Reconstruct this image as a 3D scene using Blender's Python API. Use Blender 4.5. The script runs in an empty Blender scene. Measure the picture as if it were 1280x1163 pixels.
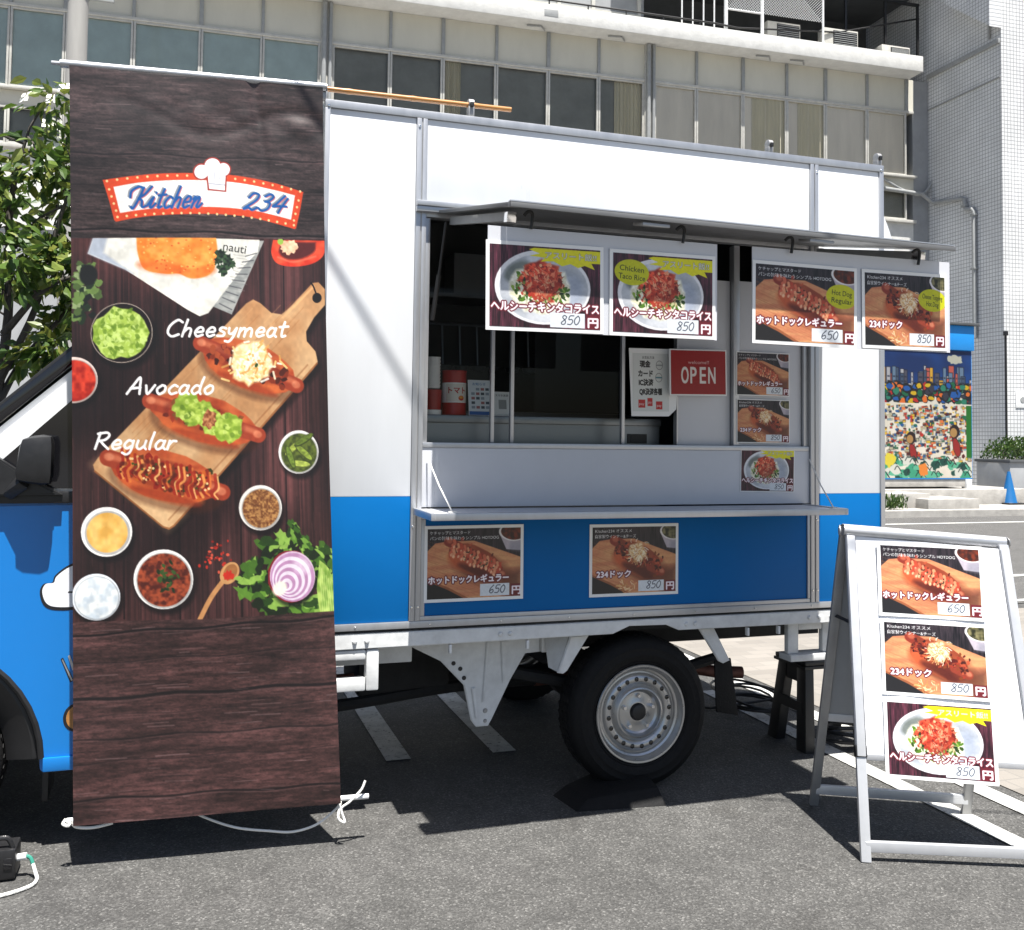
import bpy, bmesh, math, random
import numpy as np
from mathutils import Vector, Matrix
random.seed(7)
RNG = np.random.default_rng(11)
SC = bpy.context.scene
COL = SC.collection
R = math.radians

# ------------------------------------------------------------------ camera
CP = Vector((-0.8073, -3.6247, 1.4155))
yaw, pitch, roll = -0.3206, 0.0456, 0.0127
fwd = Vector((-math.sin(yaw) * math.cos(pitch), math.cos(yaw) * math.cos(pitch), math.sin(pitch)))
rgt = Vector((math.cos(yaw), math.sin(yaw), 0))
upv = rgt.cross(fwd)
r2 = math.cos(roll) * rgt + math.sin(roll) * upv
u2 = -math.sin(roll) * rgt + math.cos(roll) * upv
cd = bpy.data.cameras.new('camera')
cam = bpy.data.objects.new('camera', cd)
COL.objects.link(cam)
cam.matrix_world = Matrix(((r2.x, u2.x, -fwd.x, CP.x), (r2.y, u2.y, -fwd.y, CP.y), (r2.z, u2.z, -fwd.z, CP.z), (0, 0, 0, 1)))
cd.sensor_fit = 'HORIZONTAL'
cd.sensor_width = 36
cd.lens = 36 * 1225.73 / 1280
cd.shift_y = -(581.5 - 492.07) / 1280
cd.clip_start = 0.05
cd.clip_end = 2000
SC.camera = cam

# ------------------------------------------------------------------ light
SUN = Vector((0.02, -0.31, 1.0)).normalized()
w = bpy.data.worlds.new('World')
SC.world = w
w.use_nodes = True
nt = w.node_tree
sky = nt.nodes.new('ShaderNodeTexSky')
sky.sky_type = 'NISHITA'
sky.sun_disc = False
sky.sun_elevation = math.asin(SUN.z)
sky.sun_rotation = R(180)
sky.air_density = 1.0
sky.dust_density = 1.5
sky.ozone_density = 1.0
bg = nt.nodes['Background']
nt.links.new(sky.outputs[0], bg.inputs[0])
bg.inputs[1].default_value = 0.05
sd = bpy.data.lights.new('sun', 'SUN')
sd.energy = 5.0
sd.angle = R(0.5)
sd.color = (1.0, 0.965, 0.91)
so = bpy.data.objects.new('sun', sd)
so.rotation_euler = SUN.to_track_quat('Z', 'Y').to_euler()
so.location = (0, -4, 12)
COL.objects.link(so)
SC.view_settings.view_transform = 'Standard'
SC.view_settings.look = 'None'
SC.view_settings.exposure = 1.3
SC.view_settings.gamma = 1
try:
    SC.view_settings.use_curve_mapping = False
except Exception:
    pass
SC.cycles.max_bounces = 6
SC.cycles.diffuse_bounces = 3
SC.cycles.glossy_bounces = 3
SC.cycles.transparent_max_bounces = 8


# ------------------------------------------------------------------ materials
def srgb(c):
    c = np.asarray(c, float)
    return np.where(c <= 0.04045, c / 12.92, ((c + 0.055) / 1.055) ** 2.4)


def pm(name, col, rough=0.5, metal=0.0, spec=0.5, coat=0.0, nz=0.0, nscale=8.0, bump=0.0, bscale=40.0, stretch=(1, 1, 1), rnz=0.0):
    """principled material with procedural mottling, roughness variation and bump"""
    m = bpy.data.materials.new(name)
    m.use_nodes = True
    t = m.node_tree
    b = t.nodes['Principled BSDF']
    b.inputs['Base Color'].default_value = (*col, 1)
    b.inputs['Roughness'].default_value = rough
    b.inputs['Metallic'].default_value = metal
    b.inputs['Specular IOR Level'].default_value = spec
    b.inputs['Coat Weight'].default_value = coat
    b.inputs['Coat Roughness'].default_value = 0.08
    if nz or bump or rnz:
        tc = t.nodes.new('ShaderNodeTexCoord')
        mp = t.nodes.new('ShaderNodeMapping')
        mp.inputs['Scale'].default_value = stretch
        t.links.new(tc.outputs['Object'], mp.inputs[0])
    if nz or rnz:
        n = t.nodes.new('ShaderNodeTexNoise')
        n.inputs['Scale'].default_value = nscale
        n.inputs['Detail'].default_value = 6
        n.inputs['Roughness'].default_value = 0.65
        t.links.new(mp.outputs[0], n.inputs['Vector'])
    if nz:
        rp = t.nodes.new('ShaderNodeValToRGB')
        rp.color_ramp.elements[0].position = 0.3
        rp.color_ramp.elements[1].position = 0.7
        rp.color_ramp.elements[0].color = (*[c * (1 - nz) for c in col], 1)
        rp.color_ramp.elements[1].color = (*[min(1, c * (1 + nz * 0.6)) for c in col], 1)
        t.links.new(n.outputs[0], rp.inputs[0])
        t.links.new(rp.outputs[0], b.inputs['Base Color'])
    if rnz:
        mr = t.nodes.new('ShaderNodeMapRange')
        mr.inputs['To Min'].default_value = max(0.02, rough - rnz)
        mr.inputs['To Max'].default_value = min(1, rough + rnz)
        t.links.new(n.outputs[0], mr.inputs[0])
        t.links.new(mr.outputs[0], b.inputs['Roughness'])
    if bump:
        n2 = t.nodes.new('ShaderNodeTexNoise')
        n2.inputs['Scale'].default_value = bscale
        n2.inputs['Detail'].default_value = 4
        t.links.new(mp.outputs[0], n2.inputs['Vector'])
        bp = t.nodes.new('ShaderNodeBump')
        bp.inputs['Strength'].default_value = bump
        bp.inputs['Distance'].default_value = 0.02
        t.links.new(n2.outputs[0], bp.inputs['Height'])
        t.links.new(bp.outputs[0], b.inputs['Normal'])
    return m


def print_mat(name, rough=0.4, bump=0.0):
    m = pm(name, (0.5, 0.5, 0.5), rough, bump=bump, bscale=9.0)
    t = m.node_tree
    a = t.nodes.new('ShaderNodeAttribute')
    a.attribute_name = 'Col'
    t.links.new(a.outputs['Color'], t.nodes['Principled BSDF'].inputs['Base Color'])
    return m


def asphalt_mat(name, base, stain=0.25):
    m = bpy.data.materials.new(name)
    m.use_nodes = True
    t = m.node_tree
    b = t.nodes['Principled BSDF']
    b.inputs['Roughness'].default_value = 0.85
    tc = t.nodes.new('ShaderNodeTexCoord')

    def noise(s, d=3):
        n = t.nodes.new('ShaderNodeTexNoise')
        n.inputs['Scale'].default_value = s
        n.inputs['Detail'].default_value = d
        t.links.new(tc.outputs['Object'], n.inputs['Vector'])
        return n
    vor = t.nodes.new('ShaderNodeTexVoronoi')
    vor.inputs['Scale'].default_value = 175
    t.links.new(tc.outputs['Object'], vor.inputs['Vector'])
    sep = t.nodes.new('ShaderNodeSeparateColor')
    t.links.new(vor.outputs['Color'], sep.inputs[0])
    rp = t.nodes.new('ShaderNodeValToRGB')
    el = rp.color_ramp.elements
    el[0].position = 0.0
    el[0].color = (*[c * 0.55 for c in base], 1)
    el[1].position = 1.0
    el[1].color = (*[c * 2.3 for c in base], 1)
    for p, k in ((0.5, 0.85), (0.8, 1.15), (0.93, 1.45)):
        e = el.new(p)
        e.color = (*[c * k for c in base], 1)
    t.links.new(sep.outputs[0], rp.inputs[0])
    n1 = noise(1.3, 5)
    n2 = noise(9.0, 4)
    mx = t.nodes.new('ShaderNodeMix')
    mx.data_type = 'RGBA'
    mx.blend_type = 'MULTIPLY'
    mx.inputs[0].default_value = 1
    t.links.new(rp.outputs[0], mx.inputs[6])
    ad = t.nodes.new('ShaderNodeMath')
    ad.operation = 'ADD'
    t.links.new(n1.outputs[0], ad.inputs[0])
    t.links.new(n2.outputs[0], ad.inputs[1])
    mr = t.nodes.new('ShaderNodeMapRange')
    mr.inputs['From Min'].default_value = 0.7
    mr.inputs['From Max'].default_value = 1.3
    mr.inputs['To Min'].default_value = 1 - stain
    mr.inputs['To Max'].default_value = 1 + stain
    t.links.new(ad.outputs[0], mr.inputs[0])
    t.links.new(mr.outputs[0], mx.inputs[7])
    n3 = noise(2.3, 3)
    rp3 = t.nodes.new('ShaderNodeValToRGB')
    rp3.color_ramp.elements[0].position = 0.6
    rp3.color_ramp.elements[0].color = (1, 1, 1, 1)
    rp3.color_ramp.elements[1].position = 0.72
    rp3.color_ramp.elements[1].color = (0.72, 0.71, 0.7, 1)
    t.links.new(n3.outputs[0], rp3.inputs[0])
    mx3 = t.nodes.new('ShaderNodeMix')
    mx3.data_type = 'RGBA'
    mx3.blend_type = 'MULTIPLY'
    mx3.inputs[0].default_value = 1
    t.links.new(mx.outputs[2], mx3.inputs[6])
    t.links.new(rp3.outputs[0], mx3.inputs[7])
    t.links.new(mx3.outputs[2], b.inputs['Base Color'])
    bp = t.nodes.new('ShaderNodeBump')
    bp.inputs['Strength'].default_value = 0.42
    bp.inputs['Distance'].default_value = 0.006
    t.links.new(vor.outputs['Distance'], bp.inputs['Height'])
    t.links.new(bp.outputs[0], b.inputs['Normal'])
    return m


def worn_paint(name, col, under):
    m = pm(name, col, 0.75, nz=0.3, nscale=9, bump=0.25, bscale=120)
    t = m.node_tree
    b = t.nodes['Principled BSDF']
    src = b.inputs['Base Color'].links[0].from_socket
    tc = [n for n in t.nodes if n.type == 'TEX_COORD'][0]
    n = t.nodes.new('ShaderNodeTexNoise')
    n.inputs['Scale'].default_value = 38
    n.inputs['Detail'].default_value = 8
    n.inputs['Roughness'].default_value = 0.75
    t.links.new(tc.outputs['Object'], n.inputs['Vector'])
    rp = t.nodes.new('ShaderNodeValToRGB')
    rp.color_ramp.elements[0].position = 0.56
    rp.color_ramp.elements[1].position = 0.63
    t.links.new(n.outputs[0], rp.inputs[0])
    mx = t.nodes.new('ShaderNodeMix')
    mx.data_type = 'RGBA'
    t.links.new(rp.outputs[0], mx.inputs[0])
    t.links.new(src, mx.inputs[6])
    mx.inputs[7].default_value = (*under, 1)
    t.links.new(mx.outputs[2], b.inputs['Base Color'])
    return m


def tile_mat(name, ax, tile, col, grout, size=0.1, off=0.0, mortar=0.09, rough=0.35, ratio=1.0):
    m = bpy.data.materials.new(name)
    m.use_nodes = True
    t = m.node_tree
    b = t.nodes['Principled BSDF']
    b.inputs['Roughness'].default_value = rough
    tc = t.nodes.new('ShaderNodeTexCoord')
    sp = t.nodes.new('ShaderNodeSeparateXYZ')
    cb = t.nodes.new('ShaderNodeCombineXYZ')
    t.links.new(tc.outputs['Object'], sp.inputs[0])
    t.links.new(sp.outputs['XYZ'.index(ax[0])], cb.inputs[0])
    t.links.new(sp.outputs['XYZ'.index(ax[1])], cb.inputs[1])
    br = t.nodes.new('ShaderNodeTexBrick')
    br.offset = off
    br.inputs['Scale'].default_value = 1
    br.inputs['Brick Width'].default_value = size * ratio
    br.inputs['Row Height'].default_value = size
    br.inputs['Mortar Size'].default_value = size * mortar
    br.inputs['Mortar Smooth'].default_value = 0.3
    br.inputs['Color1'].default_value = (*col, 1)
    br.inputs['Color2'].default_value = (*[c * tile for c in col], 1)
    br.inputs['Mortar'].default_value = (*grout, 1)
    t.links.new(cb.outputs[0], br.inputs['Vector'])
    n = t.nodes.new('ShaderNodeTexNoise')
    n.inputs['Scale'].default_value = 0.8
    n.inputs['Detail'].default_value = 6
    t.links.new(tc.outputs['Object'], n.inputs['Vector'])
    mr = t.nodes.new('ShaderNodeMapRange')
    mr.inputs['From Min'].default_value = 0.3
    mr.inputs['From Max'].default_value = 0.7
    mr.inputs['To Min'].default_value = 0.82
    mr.inputs['To Max'].default_value = 1.05
    t.links.new(n.outputs[0], mr.inputs[0])
    mx = t.nodes.new('ShaderNodeMix')
    mx.data_type = 'RGBA'
    mx.blend_type = 'MULTIPLY'
    mx.inputs[0].default_value = 1
    t.links.new(br.outputs['Color'], mx.inputs[6])
    t.links.new(mr.outputs[0], mx.inputs[7])
    t.links.new(mx.outputs[2], b.inputs['Base Color'])
    bp = t.nodes.new('ShaderNodeBump')
    bp.inputs['Strength'].default_value = 0.4
    bp.inputs['Distance'].default_value = 0.004
    bp.invert = True
    t.links.new(br.outputs['Fac'], bp.inputs['Height'])
    t.links.new(bp.outputs[0], b.inputs['Normal'])
    return m


def glass_mat(name, tint, reflect=0.18):
    m = bpy.data.materials.new(name)
    m.use_nodes = True
    t = m.node_tree
    t.nodes.remove(t.nodes['Principled BSDF'])
    tr = t.nodes.new('ShaderNodeBsdfTransparent')
    tr.inputs[0].default_value = (*tint, 1)
    gl = t.nodes.new('ShaderNodeBsdfGlossy')
    gl.inputs['Roughness'].default_value = 0.02
    lw = t.nodes.new('ShaderNodeLayerWeight')
    lw.inputs[0].default_value = reflect
    mx = t.nodes.new('ShaderNodeMixShader')
    t.links.new(lw.outputs['Fresnel'], mx.inputs[0])
    t.links.new(tr.outputs[0], mx.inputs[1])
    t.links.new(gl.outputs[0], mx.inputs[2])
    t.links.new(mx.outputs[0], t.nodes['Material Output'].inputs[0])
    return m


M = dict(
    white=pm('white_panel', (0.7, 0.72, 0.745), 0.3, coat=0.3, nz=0.07, nscale=2.2, rnz=0.08, stretch=(1.6, 1, 0.3), bump=0.012, bscale=3),
    board=pm('shaded_white_board', (0.58, 0.59, 0.625), 0.4, nz=0.04, nscale=3, rnz=0.05),  # white board with the awning's shade put into its colour
    whiteboard=pm('white_board', (0.8, 0.81, 0.84), 0.35, nz=0.03, nscale=3, rnz=0.05),
    blue=pm('blue_panel', (0.0015, 0.118, 0.36), 0.4, spec=0.15, coat=0.0, nz=0.05, nscale=3, rnz=0.06),
    cabblue=pm('blue_paint', (0.006, 0.175, 0.53), 0.25, spec=0.4, coat=0.4, nz=0.03, nscale=4),
    cabwhite=pm('white_paint', (0.8, 0.81, 0.82), 0.2, coat=0.7, nz=0.04, nscale=5),
    chassis=pm('white_chassis', (0.66, 0.67, 0.67), 0.4, nz=0.16, nscale=14, rnz=0.1, bump=0.06, bscale=30),
    alu=pm('aluminium', (0.47, 0.48, 0.5), 0.38, metal=0.7, nz=0.08, nscale=20, stretch=(1, 1, 0.2), rnz=0.1),
    alub=pm('sunlit_aluminium', (0.58, 0.59, 0.61), 0.38, metal=0.4, nz=0.06, nscale=18, rnz=0.1),  # paler aluminium, full sun put into its colour
    alud=pm('dull_aluminium', (0.36, 0.36, 0.36), 0.45, metal=0.5, nz=0.12, nscale=12, rnz=0.1),
    chrome=pm('chrome', (0.75, 0.75, 0.76), 0.15, metal=1.0, rnz=0.08, nscale=30),
    silver=pm('silver_wheel', (0.45, 0.455, 0.46), 0.3, metal=0.85, nz=0.08, nscale=25, rnz=0.1),
    rubber=pm('rubber', (0.008, 0.008, 0.0085), 0.75, spec=0.25, nz=0.25, nscale=40, bump=0.15, bscale=120),
    black=pm('black_plastic', (0.012, 0.012, 0.013), 0.45, nz=0.2, nscale=30, rnz=0.1),
    blackgloss=pm('black_gloss', (0.008, 0.008, 0.01), 0.08, coat=0.5),
    dark=pm('underbody', (0.02, 0.02, 0.021), 0.8, nz=0.4, nscale=12),
    steel=pm('stainless_steel', (0.2, 0.215, 0.23), 0.35, metal=0.8, nz=0.06, nscale=5, rnz=0.08),
    hatch=pm('grey_hatch_lining', (0.13, 0.132, 0.135), 0.4, nz=0.08, nscale=5, rnz=0.08),
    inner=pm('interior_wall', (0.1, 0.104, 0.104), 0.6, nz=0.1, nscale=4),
    rust=pm('exhaust_steel', (0.16, 0.07, 0.055), 0.6, metal=0.4, nz=0.4, nscale=20),
    paper=pm('white_paper', (0.8, 0.8, 0.79), 0.55, nz=0.03, nscale=10),
    prnt=print_mat('printed_photo', 0.35),
    vinyl=print_mat('printed_vinyl', 0.43, 0.06),
    mural=print_mat('mural_paint', 0.5),
    bamboo=pm('varnished_wood', (0.42, 0.19, 0.05), 0.35, nz=0.35, nscale=8, stretch=(0.6, 6, 6), coat=0.2),
    rope=pm('white_rope', (0.78, 0.77, 0.73), 0.8, bump=0.3, bscale=200),
    red=pm('red_plastic', (0.36, 0.014, 0.012), 0.4, nz=0.08, nscale=6),
    redlamp=pm('red_lens', (0.4, 0.02, 0.02), 0.15, coat=0.5),
    yellow=pm('yellow_paper', (0.72, 0.66, 0.02), 0.5),
    asphalt=asphalt_mat('asphalt', (0.066, 0.065, 0.062)),
    road=asphalt_mat('road_asphalt', (0.085, 0.083, 0.08), 0.15),
    paint=worn_paint('road_paint', (0.5, 0.5, 0.48), (0.09, 0.09, 0.085)),
    concrete=pm('concrete', (0.36, 0.345, 0.32), 0.85, nz=0.25, nscale=5, bump=0.25, bscale=40),
    brick=tile_mat('brick_paving', 'XY', 0.78, (0.245, 0.225, 0.2), (0.19, 0.178, 0.162), 0.1, 0.5, 0.05, 0.8, 2.0),
    beige=pm('beige_render', (0.6, 0.58, 0.5), 0.8, nz=0.07, nscale=1.6, stretch=(1, 1, 0.35), bump=0.1, bscale=20),
    slabw=pm('white_concrete', (0.6, 0.6, 0.58), 0.8, nz=0.13, nscale=3.5, bump=0.2, bscale=15),
    greyw=pm('grey_wall', (0.3, 0.31, 0.32), 0.75, nz=0.15, nscale=2),
    darkw=pm('dark_wall', (0.075, 0.08, 0.085), 0.8, nz=0.2, nscale=2),
    frame=pm('window_frame_paint', (0.5, 0.49, 0.45), 0.5, nz=0.15, nscale=8),
    teal=pm('teal_sky_tint', (0.6, 0.7, 0.68), 0.6, nz=0.12, nscale=2),  # tint of sky seen in the glass, put into the sheet's colour
    roomdark=pm('dark_room', (0.3, 0.3, 0.27), 0.8, nz=0.2, nscale=1.5),
    blind_or_sky_sheet=pm('grey_blind', (0.86, 0.8, 0.71), 0.8, nz=0.12, nscale=2.5, stretch=(1, 1, 0.15)),
    curtain=pm('cream_curtain', (0.72, 0.66, 0.5), 0.9, nz=0.1, nscale=6, stretch=(1, 1, 0.1)),
    pane=glass_mat('window_glass', (0.95, 0.95, 0.93), 0.28),
    clearglass=glass_mat('clear_glass', (0.86, 0.88, 0.88), 0.2),
    tilef=tile_mat('white_tile_front', 'XZ', 0.93, (0.74, 0.75, 0.75), (0.3, 0.3, 0.31), 0.1),
    tiles=tile_mat('white_tile_side', 'YZ', 0.93, (0.7, 0.71, 0.72), (0.3, 0.31, 0.32), 0.1),
    poleg=pm('pole_concrete', (0.36, 0.35, 0.33), 0.8, nz=0.12, nscale=6, stretch=(1, 1, 0.15)),
    pipe=pm('grey_pipe', (0.3, 0.31, 0.31), 0.5, nz=0.15, nscale=10),
    whiterail=pm('white_rail_paint', (0.72, 0.73, 0.73), 0.5, nz=0.1, nscale=15),
    bark=pm('bark', (0.075, 0.065, 0.055), 0.9, nz=0.45, nscale=14, stretch=(1, 1, 0.3), bump=0.6, bscale=30),
    petal=pm('white_petal', (0.8, 0.8, 0.7), 0.6),
    cone=pm('blue_cone', (0.004, 0.1, 0.28), 0.45, nz=0.1, nscale=8),
    skyblue=pm('sky_blue_paint', (0.01, 0.23, 0.62), 0.4, nz=0.05, nscale=4),
    leaftip=pm('green_plug_sleeve', (0.03, 0.2, 0.15), 0.4),
    soil=pm('soil', (0.05, 0.038, 0.028), 0.95, nz=0.4, nscale=12),
)


def leaf_mat(name, c1, c2, c3):
    m = bpy.data.materials.new(name)
    m.use_nodes = True
    t = m.node_tree
    b = t.nodes['Principled BSDF']
    b.inputs['Roughness'].default_value = 0.42
    g = t.nodes.new('ShaderNodeNewGeometry')
    rp = t.nodes.new('ShaderNodeValToRGB')
    rp.color_ramp.elements[0].color = (*c1, 1)
    rp.color_ramp.elements[1].color = (*c3, 1)
    e = rp.color_ramp.elements.new(0.55)
    e.color = (*c2, 1)
    t.links.new(g.outputs['Random Per Island'], rp.inputs[0])
    t.links.new(rp.outputs[0], b.inputs['Base Color'])
    tl = t.nodes.new('ShaderNodeBsdfTranslucent')
    t.links.new(rp.outputs[0], tl.inputs[0])
    mx = t.nodes.new('ShaderNodeMixShader')
    mx.inputs[0].default_value = 0.3
    t.links.new(b.outputs[0], mx.inputs[1])
    t.links.new(tl.outputs[0], mx.inputs[2])
    t.links.new(mx.outputs[0], t.nodes['Material Output'].inputs[0])
    return m


M['leaf'] = leaf_mat('tree_leaf', (0.03, 0.07, 0.012), (0.085, 0.15, 0.022), (0.21, 0.23, 0.045))
M['hedge'] = leaf_mat('hedge_leaf', (0.025, 0.06, 0.012), (0.05, 0.1, 0.02), (0.1, 0.15, 0.03))


# ------------------------------------------------------------------ mesh helpers
class MB:
    """collects shapes into one mesh object"""

    def __init__(self):
        self.b = bmesh.new()

    def _tag(self, fs, mat):
        for f in fs:
            f.material_index = mat

    def hexa(self, p, mat=0, bev=0.0):
        """8 corners: bottom ring 0-3 then top ring 4-7"""
        vs = [self.b.verts.new(Vector(q)) for q in p]
        fs = [self.b.faces.new([vs[i] for i in ix]) for ix in ((3, 2, 1, 0), (4, 5, 6, 7), (0, 1, 5, 4), (1, 2, 6, 5), (2, 3, 7, 6), (3, 0, 4, 7))]
        self._tag(fs, mat)
        if bev > 0:
            es = list({e for f in fs for e in f.edges})
            r = bmesh.ops.bevel(self.b, geom=es, offset=bev, segments=2, affect='EDGES', profile=0.6)
            self._tag(r['faces'], mat)
        return self

    def box(self, x0, x1, y0, y1, z0, z1, mat=0, bev=0.0):
        return self.hexa([(x0, y0, z0), (x1, y0, z0), (x1, y1, z0), (x0, y1, z0), (x0, y0, z1), (x1, y0, z1), (x1, y1, z1), (x0, y1, z1)], mat, bev)

    def prism(self, pts, axis, a, b, mat=0, bev=0.0):
        """extrude a 2-D outline along an axis between a and b"""
        def P(q, t):
            return {'X': (t, q[0], q[1]), 'Y': (q[0], t, q[1]), 'Z': (q[0], q[1], t)}[axis]
        n = len(pts)
        va = [self.b.verts.new(P(q, a)) for q in pts]
        vb = [self.b.verts.new(P(q, b)) for q in pts]
        fs = [self.b.faces.new(va), self.b.faces.new(vb[::-1])]
        for i in range(n):
            fs.append(self.b.faces.new((va[i], vb[i], vb[(i + 1) % n], va[(i + 1) % n])))
        bmesh.ops.recalc_face_normals(self.b, faces=fs)
        self._tag(fs, mat)
        if bev > 0:
            es = [e for e in set(fs[0].edges) | set(fs[1].edges)]
            r = bmesh.ops.bevel(self.b, geom=es, offset=bev, segments=2, affect='EDGES')
            self._tag(r['faces'], mat)
        return self

    def tube(self, pts, r, mat=0, seg=8, closed=False, r2=None):
        pts = [Vector(p) for p in pts]
        n = len(pts)
        rings = []
        prev = None
        for i, p in enumerate(pts):
            if closed:
                d = pts[(i + 1) % n] - pts[i - 1]
            else:
                d = pts[min(i + 1, n - 1)] - pts[max(i - 1, 0)]
            d.normalize()
            if prev is None:
                a = d.orthogonal().normalized()
            else:
                a = (prev - d * prev.dot(d))
                a = a.normalized() if a.length > 1e-6 else d.orthogonal().normalized()
            prev = a
            c = d.cross(a)
            rr = r if r2 is None else r + (r2 - r) * i / max(1, n - 1)
            if isinstance(r, (list, tuple)):
                rr = r[i]
            rings.append([self.b.verts.new(p + (a * math.cos(t) + c * math.sin(t)) * rr) for t in [2 * math.pi * k / seg for k in range(seg)]])
        fs = []
        for i in range(n if closed else n - 1):
            A, B = rings[i], rings[(i + 1) % n]
            for k in range(seg):
                fs.append(self.b.faces.new((A[k], A[(k + 1) % seg], B[(k + 1) % seg], B[k])))
        if not closed:
            fs.append(self.b.faces.new(rings[0][::-1]))
            fs.append(self.b.faces.new(rings[-1]))
        self._tag(fs, mat)
        return self

    def bar(self, p, q, wx, wy, mat=0, side=None, bev=0.0):
        """rectangular bar from p to q; side = direction of wx"""
        p, q = Vector(p), Vector(q)
        d = (q - p).normalized()
        s = Vector(side) if side else d.orthogonal()
        s = (s - d * s.dot(d)).normalized()
        t = d.cross(s)
        cs = [(-1, -1), (1, -1), (1, 1), (-1, 1)]
        return self.hexa([p + s * a * wx / 2 + t * b * wy / 2 for a, b in cs] + [q + s * a * wx / 2 + t * b * wy / 2 for a, b in cs], mat, bev)

    def lathe(self, prof, c, axis='Z', mat=0, seg=48, cap=True):
        """prof = [(radius, height)...] revolved about the axis through c"""
        c = Vector(c)
        rings = []
        for rr, h in prof:
            ring = []
            for k in range(seg):
                t = 2 * math.pi * k / seg
                a, b = rr * math.cos(t), rr * math.sin(t)
                v = {'Z': Vector((a, b, h)), 'Y': Vector((a, h, b)), 'X': Vector((h, a, b))}[axis]
                ring.append(self.b.verts.new(c + v))
            rings.append(ring)
        fs = []
        for A, B in zip(rings, rings[1:]):
            for k in range(seg):
                fs.append(self.b.faces.new((A[k], A[(k + 1) % seg], B[(k + 1) % seg], B[k])))
        for ring, (rr, h) in ((rings[0], prof[0]), (rings[-1], prof[-1])):
            if rr > 1e-5 and cap:
                fs.append(self.b.faces.new(ring))
        bmesh.ops.recalc_face_normals(self.b, faces=fs)
        self._tag(fs, mat)
        return self

    def quad(self, pts, mat=0):
        f = self.b.faces.new([self.b.verts.new(Vector(p)) for p in pts])
        f.material_index = mat
        return self

    def build(self, name, mats, parent=None, smooth=True, loc=None, **tags):
        me = bpy.data.meshes.new(name)
        self.b.to_mesh(me)
        self.b.free()
        for m in (mats if isinstance(mats, (list, tuple)) else [mats]):
            me.materials.append(m)
        if smooth:
            me.polygons.foreach_set('use_smooth', [True] * len(me.polygons))
            me.set_sharp_from_angle(angle=R(32))
        return link(name, me, parent, loc, **tags)


def link(name, me, parent=None, loc=None, **tags):
    o = bpy.data.objects.new(name, me)
    COL.objects.link(o)
    if parent is not None:
        o.parent = parent
    if loc is not None:
        o.location = loc
    for k, v in tags.items():
        o[k] = v
    return o


def thing(name, label, cat, loc=(0, 0, 0), rot=(0, 0, 0), group=None):
    o = bpy.data.objects.new(name, None)
    COL.objects.link(o)
    o.empty_display_size = 0.1
    o.location = loc
    o.rotation_euler = rot
    tag(o, label, cat, group)
    return o


def tag(o, label, cat, group=None):
    o['label'] = label
    o['category'] = cat
    if group:
        o['group'] = group
    return o


def smooth(pts, n=8):
    """Catmull-Rom through points (tuples of any dimension)"""
    P = [np.array(p, float) for p in pts]
    if len(P) < 3:
        return [tuple(p) for p in P]
    P = [2 * P[0] - P[1]] + P + [2 * P[-1] - P[-2]]
    out = []
    for i in range(1, len(P) - 2):
        for k in range(n):
            t = k / n
            a, b, c, d = P[i - 1:i + 3]
            out.append(tuple(0.5 * (2 * b + (c - a) * t + (2 * a - 5 * b + 4 * c - d) * t * t + (3 * b - a - 3 * c + d) * t ** 3)))
    out.append(tuple(P[-2]))
    return out


# ------------------------------------------------------------------ printed pictures: a small raster painter
def vnoise(h, w, cy, cx, seed):
    """smooth value noise, h x w samples with cy x cx cells"""
    g = np.random.default_rng(seed).random((int(cy) + 2, int(cx) + 2))
    y = np.linspace(0, cy, h, endpoint=False)
    x = np.linspace(0, cx, w, endpoint=False)
    yi, xi = y.astype(int), x.astype(int)
    fy, fx = (y - yi)[:, None], (x - xi)[None, :]
    fy, fx = fy * fy * (3 - 2 * fy), fx * fx * (3 - 2 * fx)
    a, b = g[np.ix_(yi, xi)], g[np.ix_(yi, xi + 1)]
    c, d = g[np.ix_(yi + 1, xi)], g[np.ix_(yi + 1, xi + 1)]
    return (a * (1 - fx) + b * fx) * (1 - fy) + (c * (1 - fx) + d * fx) * fy


def glyph_triangles(text, _cache={}):
    if text not in _cache:
        cu = bpy.data.curves.new('text', 'FONT')
        cu.body = text
        cu.resolution_u = 4
        ob = bpy.data.objects.new('text', cu)
        COL.objects.link(ob)
        dg = bpy.context.evaluated_depsgraph_get()
        dg.update()
        me = bpy.data.meshes.new_from_object(ob.evaluated_get(dg))
        me.calc_loop_triangles()
        v = np.array([q.co[:2] for q in me.vertices]).reshape(-1, 2)
        t = np.array([q.vertices[:] for q in me.loop_triangles]).reshape(-1, 3)
        bpy.data.objects.remove(ob)
        bpy.data.curves.remove(cu)
        bpy.data.meshes.remove(me)
        _cache[text] = (v[t] if len(t) else np.zeros((0, 3, 2)))
    return _cache[text]


def dilate(m, r):
    out = m.copy()
    k = int(math.ceil(r))
    for dy in range(-k, k + 1):
        for dx in range(-k, k + 1):
            if dx * dx + dy * dy <= r * r + 0.3 and (dx or dy):
                s = np.zeros_like(m)
                H, W = m.shape
                s[max(0, dy):H + min(0, dy), max(0, dx):W + min(0, dx)] = m[max(0, -dy):H + min(0, -dy), max(0, -dx):W + min(0, -dx)]
                out = np.maximum(out, s)
    return out


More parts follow.
